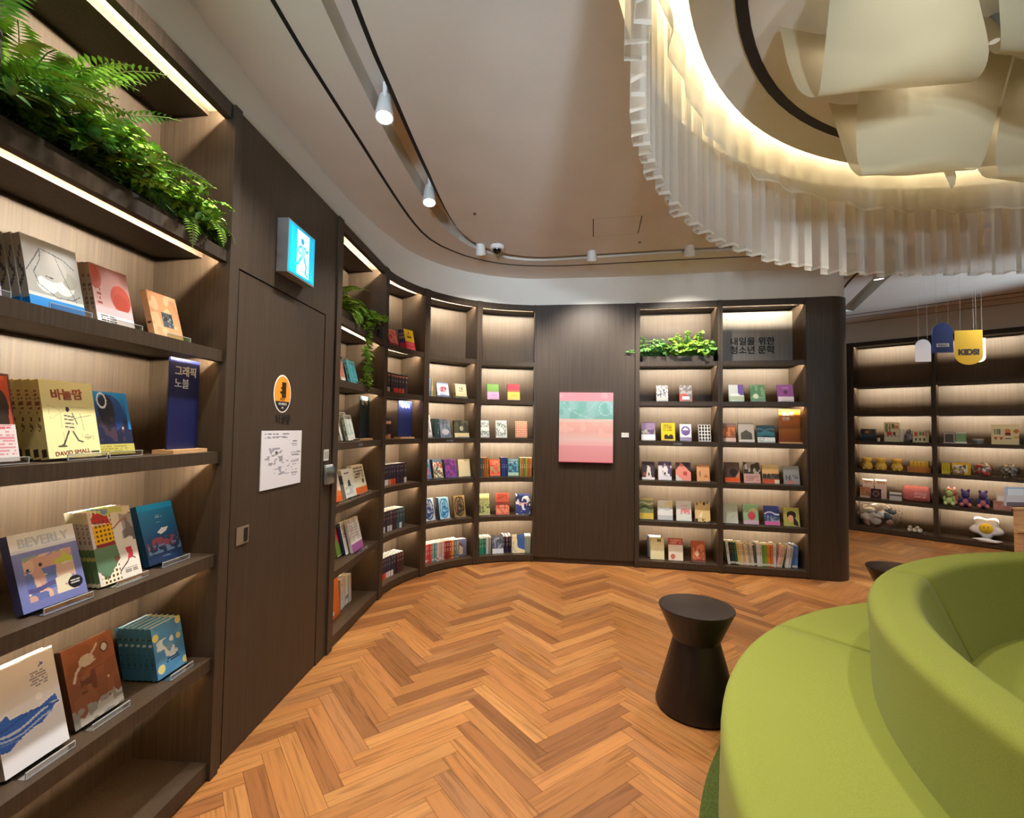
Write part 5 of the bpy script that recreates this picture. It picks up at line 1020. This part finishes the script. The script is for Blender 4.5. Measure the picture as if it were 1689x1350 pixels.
for i, (s, lab, lm, kw) in enumerate(((.13, 'leafy green plant at left of planter right of painting', LEAF3, dict(size=.26, stems=24, leaf=.046, ivy=False, fwd=.02)), (.28, 'ferny green plant second in planter right of painting', LEAF3, dict(size=.25, stems=24, leaf=.044, fwd=.02)), (.46, 'light green ivy in the middle of planter right of painting', LEAF2, dict(size=.26, stems=22, leaf=.044, fwd=.02)), (.60, 'taller light green plant third from the planter right end', LEAF2, dict(size=.25, stems=24, leaf=.048, fwd=.02)), (.72, 'small leafed plant at right of planter beside the lettering', LEAF3, dict(size=.2, stems=22, leaf=.042, fwd=.02)))):
    plant('ivy', 'F', s, .15, zF, 80+i, lab, lm, 'potted_plant', **kw)
plant('fern', 'F', .52, .19, zF, 90, 'thin fern rising behind the planter right of painting', LEAF3, 'potted_fern', size=.32, n=10, droop=.5)

# ============================================================ HANGING SIGNS
def hang(px, py0, py1, pw, Y, col, shape, label, wr=None, band=None):
    p = aty(px, py0, Y); q = aty(px, py1, Y); h = p.z-q.z; w_ = pw/FPX*Y; t = empty('hanging_sign', (p.x, Y, q.z), math.radians(-16))
    n = 14; O = []
    if shape == 'arch': O = [(-w_/2, 0), (w_/2, 0)] + [(w_/2*math.cos(a), h-w_*.55+w_*.55*math.sin(a)) for a in [pi*k/n for k in range(n+1)]]
    else: O = [(-w_/2, h), (-w_/2, w_*.5)] + [(-w_/2*math.cos(a), w_*.42-w_*.42*math.sin(a)) for a in [pi*k/n for k in range(n+1)]] + [(w_/2, w_*.5), (w_/2, h)]
    b = MB(); b.rings([[(x, y, z) for x, z in O] for y in (-.002, .002)]); b.build('panel', mat('sign_'+col, col, .5) , t)
    for x in (-w_*.28, w_*.28):
        b = MB(); b.tube([(x, 0, h-.03), (x, 0, CZ-q.z)], .0006, 4); b.build('wire', mat('wire', 'b8b4ac', .5), t)
    if band: b = MB(); b.box(-w_*.30, -.0032, h*.19, w_*.30, -.0022, h*.31); b.build('name_plate', mat('card_white', 'd6d6d2', .6), t)
    if wr: text('lettering', wr[0], wr[1]*w_, wr[2], t, .0004, 'CENTER', wr[3], TXT(0, h*wr[4], -.0026 if not band else -.0034))
    tag(t, label, 'hanging sign')
hang(1554, 533, 582, 29, 4.5, '2c3f7c', 'arch', 'dark blue arched hanging sign with white plate', ('READ', .18, mat('ink_navy', '3c4470', .6), .0005, .215), True)
hang(1597, 545, 602, 38, 4.48, 'd8ac1c', 'shield', 'yellow shield shaped hanging sign reading KIDS!', ('KIDS!', .32, INK, .004, .30))
hang(1522, 560, 597, 22, 4.9, '8c8688', 'arch', 'grey arched hanging sign left of the blue one')
hang(1613, 558, 598, 20, 4.75, 'd8d2c4', 'shield', 'white hanging sign peeking from behind the yellow one')
# cut-off display stand at the right edge
p = aty(1677, 838, 5.0); q = aty(1677, 800, 5.0); t = empty('display_stand', (p.x+.2, 5.15, 0)); zz = p.z
b = MB(); b.box(-.2, -.15, zz-.022, .25, -.10, zz); b.build('top', TAN, t)
b = MB(); b.box(-.19, -.145, 0, .24, -.105, zz-.023); b.build('body', TAN, t)
b = MB(); b.box(-.2, -.16, zz*.60, .25, -.141, zz*.60+.022); b.build('ledge', TAN, t)
tag(t, 'pale wood display stand cut off at the right edge', 'display stand')
b = MB(); art_grid(b, (-.07, 0, 0), (.2, 0, 0), (0, 0, .2), [('bg', 'c8ccd8'), ('b', .55, 1, '9cc0e8'), ('r', .1, .6, .9, .95, 'd4e4f4'), ('b', 0, .2, '6c6470')], 14, 14); b.box(-.07, .0002, 0, .13, .03, .2, 0, C('c8c8d0')); o = b.build('sign_card', PRINT, loc=(p.x+.07, 5.1, zz+.001)); tag(o, 'pale blue card standing on the cut-off display stand', 'sign')

# ============================================================ GOODS ON THE FAR BOOKCASES
def far(k, row, px, py, d=.1, name='box', build=None, label='', cat='box', turn=0):
    """thing standing on a far shelf: build(t, s) gets a scale of metres per photo pixel"""
    P = BAYS[k][0]; s, z = P.hit(px, py, d); x, y = P.pt(s, d); sc = y/FPX
    t = empty(name, (0, 0, 0)); put(t, P, s, d, ZT[row]+.001, 0, 0, turn); build(t, sc); tag(t, label, cat)
    t.scale.x = abs(P.hit(px+2, py, d)[0]-P.hit(px-2, py, d)[0])/4/sc*(1.3 if name == 'flower_cushion' else 1)     # photo pixels run obliquely along this wall
def pbox(w, h, dp, art, side='c8c0b0', nm='carton', res=(12, 12)):
    def f(t, sc):
        b = MB(); art_grid(b, (-w*sc/2, 0, 0), (w*sc, 0, 0), (0, 0, h*sc), art, *res); b.box(-w*sc/2, .0003, 0, w*sc/2, dp, h*sc, 0, C(side)); b.build(nm, PRINT, t)
    return f
def blob(rx, ry, rz, cx=0, cy=0, cz=0, nu=18, nv=12, lump=.0, seed=1, flat=0, ex=1):
    mb = MB(); rnd = random.Random(seed); R = []
    for j in range(nv+1):
        ph = pi*j/nv-pi/2; ring = []
        for i in range(nu):
            th = 2*pi*i/nu; l = 1+lump*(noise2(i/nu*6+seed, j/nv*5, seed)-.5)*2
            sx = math.copysign(abs(math.cos(ph))**ex, math.cos(ph))
            ring.append((cx+rx*l*sx*math.cos(th), cy+ry*l*sx*math.sin(th), max(cz+rz*l*math.sin(ph), flat)))
        R.append(ring)
    mb.rings(R); return mb
SHINY = mat('crinkled_film', 'c8c8cc', .15, .0, .8)
# left far bookcase, third shelf
far('H', 2, 1431, 731, .09, 'gift_box', pbox(23, 20, .12, [('bg', '28303c'), ('r', .3, .55, .8, .95, '4c3c34'), ('b', .3, .55, '3c4858'), ('r', .3, .7, .6, .85, 'b07848')], '1e242c'), 'dark boxed set on third shelf of the left far bookcase')
far('H', 2, 1449, 729, .06, 'cup', lambda t, sc: (MB().lathe([(.02, 0), (.026, .05), (.023, .05), (.018, .004), (0, .004)], 16).build('bowl', mat('cream_ceramic', 'd8d0b4', .4), t)), 'tiny cream cup beside the dark boxed set', 'cup')
far('H', 2, 1471, 729, .10, 'print_box', pbox(25, 32, .05, [('bg', 'd8d0b4'), ('r', .1, .5, .38, .9, '5c7a4c'), ('r', .24, .5, .3, .9, 'd8d0b4'), ('r', .5, .7, .64, .9, '4c5c3c'), ('e', .8, .75, .12, .1, 'c4604c'), ('r', .15, .3, .5, .48, 'b84c3c'), ('r', .55, .35, .75, .5, '5c3430'), ('d', 8, 5, .2, 'a89c80')], 'd0c8b0'), 'upright cream picture box on third shelf of the left far bookcase')
far('H', 2, 1488, 728, .16, 'bottle', lambda t, sc: (MB().lathe([(.036, 0), (.04, .015), (.038, .12), (.034, .17), (.024, .18), (.0, .18)], 20).build('body', mat('white_ceramic', 'e0dcd4', .3), t)), 'tall white bottle next to the upright cream box', 'bottle')
far('H', 2, 1498, 730, .08, 'figurine', lambda t, sc: (blob(.045, .04, .06, cz=.055, lump=.4, seed=3).build('body', mat('grey_plastic', '6c6c70', .4), t), blob(.03, .03, .035, cx=.01, cz=.14, lump=.3, seed=4).build('head', mat('grey_plastic', '6c6c70', .4), t)), 'grey lumpy ornament between bottle and low cream box', 'ornament')
pic = [('bg', 'd8cca4'), ('r', .1, .5, .3, .85, 'c8684c'), ('r', .4, .55, .55, .85, '6c8c5c'), ('r', .62, .55, .7, .85, 'a84c3c'), ('r', .76, .5, .9, .9, 'c89c7c'), ('e', .2, .25, .06, .1, '3c3c34'), ('e', .45, .25, .06, .1, '3c3c34'), ('e', .7, .25, .06, .1, '3c3c34')]
far('H', 2, 1519, 731, .09, 'print_box', pbox(27, 20, .05, pic, 'c8bc98', res=(20, 14)), 'low cream picture box at right of the left far third shelf')
# fourth shelf: three yellow pouches, yellow packs in an orange tray
YELF = noisemat('yellow_fabric', 'c89a2c', 'dcb850', 30, .8, .3); YEL2 = mat('yellow_card', 'd8b040', .6); ORG = noisemat('orange_wicker', '9c5c24', 'c8843c', (60, 60, 160), .7, .4)
def pouch(seed):
    def f(t, sc):
        b = MB(); R = []
        for z, rx, ry in ((0, .065, .045), (.01, .075, .055), (.05, .085, .06), (.095, .06, .045), (.105, .052, .04), (.13, .07, .05), (.165, .072, .045), (.17, .06, .03)):
            R.append([(rx*math.cos(a)*(1+.07*math.sin(5*a+seed)), ry*math.sin(a)*(1+.07*math.cos(4*a+seed)), z) for a in [2*pi*k/24 for k in range(24)]])
        b.rings(R); b.build('bag', YELF, t, True)
        b = MB(); b.rings([[(r*math.cos(a), r*.75*math.sin(a), z) for a in [2*pi*k/20 for k in range(20)]] for r, z in ((.055, .099), (.059, .102), (.055, .107))]); b.build('drawstring', mat('mustard', 'b0801c', .7), t)
        for s in (-1, 1): blob(.022, .02, .014, s*.035, -.055, .014).build('foot', YELF, t, True)
        b = MB(); b.box(-.022, -.064, .04, .022, -.060, .068); b.build('patch', mat('cream_patch', 'e0cc90', .8), t)
    return f
for i, (px, lb) in enumerate(((1430, 'yellow fabric gift pouch leftmost of the three'), (1453, 'yellow fabric gift pouch in the middle of the three'), (1480, 'yellow fabric gift pouch rightmost of three with a pale tag'))):
    far('H', 3, px, 777, .11, 'gift_pouch', pouch(i*2.1), lb, 'pouch')
far('H', 3, 1516, 779, .08, 'wicker_tray', lambda t, sc: (MB().box(-20*sc, 0, 0, 20*sc, .14, .012).box(-20*sc, 0, .012, 20*sc, .008, .075).box(-20*sc, .132, .012, 20*sc, .14, .075).box(-20*sc, .008, .012, -20*sc+.008, .132, .075).box(20*sc-.008, .008, .012, 20*sc, .132, .075).build('basket', ORG, t)), 'orange brown tray on fourth shelf of the left far bookcase', 'tray')
P = BAYS['H'][0]
for i in range(5):
    s, _ = P.hit(1504+i*6.2, 770, .12); o = pbox(5.6, 22, .10, [('bg', 'd8b03c'), ('b', .8, 1, 'e4c868'), ('l', .2, .3, .8, .7, 3, 'a87c20')], 'd8b03c'); t = empty('snack_pack', (0, 0, 0)); put(t, P, s, .10, ZT[3]+.0135); o(t, .0063); tag(t, '%s yellow pack from left in the orange brown tray' % ['first', 'second', 'third', 'fourth', 'fifth'][i], 'pack', 'yellow packs in the tray')
# fifth shelf: paper packets, cards, box, pink pouch
far('H', 4, 1432, 824, .15, 'paper_packet', pbox(18, 30, .02, [('bg', 'd8c4bc'), ('g', 0, 1, 'c8b0ac', 'e0d0cc'), ('l', .2, .7, .8, .9, 2, 'b09890')], 'd0bcb4'), 'pinkish paper packet behind the brown card, left far bookcase', 'packet')
far('H', 4, 1453, 825, .15, 'paper_packet', pbox(19, 31, .02, [('bg', 'd4c0b8'), ('g', 0, 1, 'c4aca8', 'dcccc8'), ('l', .2, .75, .8, .9, 2, 'a89088')], 'c8b4ac'), 'pinkish paper packet behind the dark card, left far bookcase', 'packet')
far('H', 4, 1427, 824, .10, 'card', pbox(17, 17, .008, [('bg', 'a06c4c'), ('n', 6, .5, 'b88060', 0, 0, 1, 1, 3), ('b', 0, .2, 'c8b0a4')], '906040'), 'small tan card in front of a pink packet', 'card')
far('H', 4, 1445, 825, .08, 'card', pbox(17, 16, .008, [('bg', '3c2428'), ('o', .5, .5, .3, .3, '8c6c68', .5)], '2c1c20'), 'small dark card in front of a pink packet', 'card')
far('H', 4, 1477, 825, .06, 'small_box', pbox(20, 13, .06, [('bg', 'c8c4bc'), ('b', .6, .75, '4c4c4c'), ('b', .85, 1, 'd8d8d4')], 'c4c0b8'), 'small white box with dark stripe left of the pink pouch')
def pinkbag(t, sc):
    w, h = 22.5*sc, 27*sc; R = []
    for k in range(13):
        x = -w+2*w*k/12; f = 1-.12*abs(x/w)**8; R.append([(x, .05+.045*f*math.cos(a), h*.5*(1+f*math.sin(a)*.98)) for a in [2*pi*q/16 for q in range(16)]])
    MB().rings(R).build('pouch', noisemat('coral_pink', 'c86c68', 'd87c78', 20, .5), t, True)
    b = MB(); art_grid(b, (-w*.10, .001, h*.25), (w*.85, 0, 0), (0, 0, h*.4), [('bg', 'd07470'), ('l', .02, .1, .98, .9, 4, 'ecd8d4')], 22, 9); b.build('print', PRINT, t)
far('H', 4, 1511, 826, .07, 'zip_pouch', pinkbag, 'coral pink padded pouch with white print', 'pouch')
# bottom shelf
def filmbag(seed, w, h, cols):
    def f(t, sc):
        rnd = random.Random(seed)
        blob(w*.5, .07, h*.5, cz=h*.46, lump=.16, seed=seed, ex=.6, nu=28, nv=18).build('film', ACRYL, t)
        for i in range(13): blob(w*rnd.uniform(.08, .16), .04, h*rnd.uniform(.1, .18), rnd.uniform(-w*.32, w*.32), rnd.uniform(-.02, .02), h*rnd.uniform(.17, .72), 14, 10, .45, seed+i).build('content', mat('film_c_'+cols[i % len(cols)], cols[i % len(cols)], .6), t, True)
    return f
far('H', 5, 1450, 868, .10, 'gift_bag', filmbag(5, .60, .34, ['e4e0dc', '2c3c5c', 'd8d4cc', 'e8e8e8', '3c4c64', 'c8a89c']), 'clear bag of white and navy cloth on left far bottom shelf', 'bag')
far('H', 5, 1509, 878, .08, 'slippers', lambda t, sc: [blob(.035, .09, .028, x, 0, .024, 14, 10, .2, 6).build('slipper', noisemat('grey_plush', '9c968c', 'b8b2a8', 60, .95, .4), t, True) for x in (-.07, .0, .07)] and [blob(.03, .03, .02, x, -.01, .062, 10, 8, .3, 8).build('bow', noisemat('grey_plush', '9c968c', 'b8b2a8', 60, .95, .4), t, True) for x in (-.06, .04)], 'grey plush slippers on left far bottom shelf', 'slippers')
# right far bookcase, third shelf
far('I', 2, 1566, 731, .09, 'photo_frame', lambda t, sc: (MB().box(-9*sc, 0, .004, 9*sc, .012, 17*sc).build('frame', mat('frame_grey', 'a8a098', .5), t), MB().box(-7*sc, -.001, .012, 7*sc, .0, 15*sc).build('picture', mat('picture_dark', '4c4440', .5), t), MB().box(-11*sc, -.01, 0, 12*sc, .05, .004).build('foot', WHITE, t)), 'small grey picture frame at left of the right far third shelf', 'frame')
far('I', 2, 1585, 731, .09, 'display_card', lambda t, sc: (pbox(18, 18, .008, [('bg', '6c8c64'), ('r', .08, .1, .92, .92, '7c9c74'), ('b', .92, 1, 'd8d8cc')], 'd8d8d0')(t, sc), MB().box(-9*sc, -.045, 0, 10*sc, -.002, .02).build('foot', WHITE, t)), 'green card on a white base beside the grey frame', 'card')
far('I', 2, 1613, 732, .10, 'round_tin', lambda t, sc: (MB().lathe([(.075, 0), (.078, .004), (.078, .042), (.074, .044)], 28).build('tin', mat('tin_grey', '8c8c88', .35, .6), t), MB().lathe([(.08, .044), (.08, .062), (.074, .066)], 28).build('lid', mat('tin_lid', 'c0bcb0', .3, .5), t)), 'low round tin with pale lid left of the wide cream box', 'tin')
far('I', 2, 1658, 733, .08, 'print_box', pbox(46, 33, .06, [('bg', 'dccb9c'), ('b', .78, 1, 'e8dcb0'), ('r', .12, .48, .17, .78, '4c7c4c'), ('r', .2, .48, .25, .78, '3c6c54'), ('r', .28, .48, .33, .78, '5c6c84'), ('p', [(.08, .36), (.24, .36), (.16, .22)], 'b8483c'), ('p', [(.28, .36), (.44, .36), (.36, .22)], 'b8483c'), ('e', .6, .68, .1, .1, 'c87c3c'), ('r', .5, .44, .7, .58, '7c2c28'), ('r', .5, .26, .72, .32, '4c5c6c'), ('e', .9, .66, .1, .1, 'b8783c'), ('r', .82, .3, 1, .42, 'c8a44c')], 'd0c090', res=(44, 22)), 'wide cream picture box on third shelf at right edge')
# fourth shelf
for i in range(4): far('I', 3, 1555+i*3.4, 781, .10, 'booklet', pbox(2.9, 18, .1, [('bg', 'c8b02c'), ('b', .1, .2, 'e0d070')], 'c8b02c', 'cover', (2, 10)), '%s yellow booklet from left, right far fourth shelf' % ['first', 'second', 'third', 'fourth'][i], 'booklet')
far('I', 3, 1586, 783, .17, 'yellow_box', pbox(30, 19, .06, [('bg', 'd8b030'), ('r', .05, .2, .8, .85, 'd8d4c0'), ('n', 7, .55, '4c4c44', .1, .3, .75, .8, 3)], 'c8a028'), 'yellow box with white window behind the clear bags')
far('I', 3, 1580, 784, .06, 'gift_bag', filmbag(11, .17, .09, ['e0dcd4', 'd8c470', 'e4e0d8', 'd8b8a8']), 'clear bag of pale soaps in front of the yellow box', 'bag')
far('I', 3, 1622, 786, .09, 'gift_bag', filmbag(12, .25, .17, ['b83c34', 'd8d0d0', 'a83430', 'e0d8dc', 'c85048']), 'clear bag with red contents on right far fourth shelf', 'bag')
far('I', 3, 1664, 790, .09, 'gift_bag', filmbag(13, .28, .17, ['8c8880', 'a8a49c', '6c6860', 'b8b4ac']), 'clear bag with grey contents at right of fourth shelf', 'bag')
# fifth shelf plush toys
def plush(c1, c2, sc_, seed):
    m1 = noisemat('plush_'+c1, c1, c1, 120, 1, .5); m2 = mat('plush2_'+c2, c2, .95)
    def f(t, sc):
        k = sc_
        blob(.06*k, .05*k, .065*k, cz=.062*k).build('body', m1, t, True); blob(.055*k, .048*k, .05*k, cz=.16*k, cy=-.01).build('head', m1, t, True)
        for s in (-1, 1):
            blob(.02*k, .02*k, .022*k, s*.04*k, -.01, .21*k).build('ear', m1, t, True); blob(.022*k, .022*k, .04*k, s*.068*k, -.02, .09*k).build('arm', m1, t, True); blob(.032*k, .05*k, .03*k, s*.05*k, -.05*k, .03*k).build('foot', m2, t, True)
        blob(.038*k, .012*k, .035*k, cz=.07*k, cy=-.046*k).build('tummy', m2, t, True)
    return f
far('I', 4, 1566, 836, .10, 'plush_toy', plush('9ab06c', 'b8c888', .95, 1), 'light green plush toy on right far fifth shelf', 'plush toy')
far('I', 4, 1570, 836, .24, 'plush_toy', plush('c86a6c', 'd8a49c', 1.0, 4), 'reddish plush toy behind the light green one', 'plush toy')
far('I', 4, 1593, 840, .10, 'plush_toy', plush('3c3870', 'a8646c', 1.0, 2), 'dark purple plush toy next to the light green one', 'plush toy')
far('I', 4, 1622, 842, .10, 'plush_toy', plush('443c78', 'b06c70', 1.0, 3), 'dark purple plush toy left of the pinkish box', 'plush toy')
far('I', 4, 1653, 846, .09, 'small_box', pbox(29, 14, .08, [('bg', 'a8746c'), ('n', 6, .55, 'b8847c', 0, 0, 1, 1, 3)], '98685f'), 'dull pink box in front of the white card')
far('I', 4, 1656, 842, .19, 'display_card', pbox(24, 27, .01, [('bg', 'd8d4d8'), ('r', .1, .6, .9, .95, 'e8e8ec')], 'd0ccd0'), 'white card standing behind the dull pink box', 'card')
# flower cushion
def flower(t, sc):
    t.scale = (1, 1.0, .92)
    m = noisemat('white_plush', 'd8d8dc', 'e4e4e8', 90, 1, .4); b = MB(); R = []; n = 60
    for j in range(9):
        ph = -pi/2+pi*j/8; R.append([((.10+.055*math.cos(ph))*(1+.16*math.cos(5*a-pi/2+pi))*math.cos(a), .075+.065*math.sin(ph), .165+(.10+.055*math.cos(ph))*(1+.16*math.cos(5*a-pi/2+pi))*.95*math.sin(a)) for a in [2*pi*k/n for k in range(n)]])
    b.rings(R); b.build('petals', m, t, True)
    b = MB(); b.rings([[(r*math.cos(a), y, .165+r*math.sin(a)) for a in [2*pi*k/30 for k in range(30)]] for r, y in ((.066, .03), (.072, .012), (.06, .0), (.03, -.008), (.004, -.01))]); b.build('face_disc', mat('smile_yellow', 'e0bc28', .9), t, True)
    for x in (-.02, .02): blob(.005, .004, .011, x, -.010, .185, 8, 6).build('eye', INK, t)
    b = MB(); b.tube([(.036*math.cos(a), -.0075+.004*abs(math.cos(a)), .168+.036*math.sin(a)) for a in [math.radians(205+130*k/10) for k in range(11)]], .003, 6); b.build('mouth', INK, t)
far('I', 5, 1627, 893, .10, 'flower_cushion', flower, 'white flower shaped cushion with a yellow smiling centre', 'cushion')
far('I', 5, 1628, 893, .02, 'folded_cloth', lambda t, sc: (blob(.17, .045, .022, cz=.02, lump=.3, seed=5).build('cloth', noisemat('white_plush2', 'd0d0d4', 'dcdce0', 60, .9, .3), t, True)), 'white folded cloth in front of the flower cushion', 'cloth')
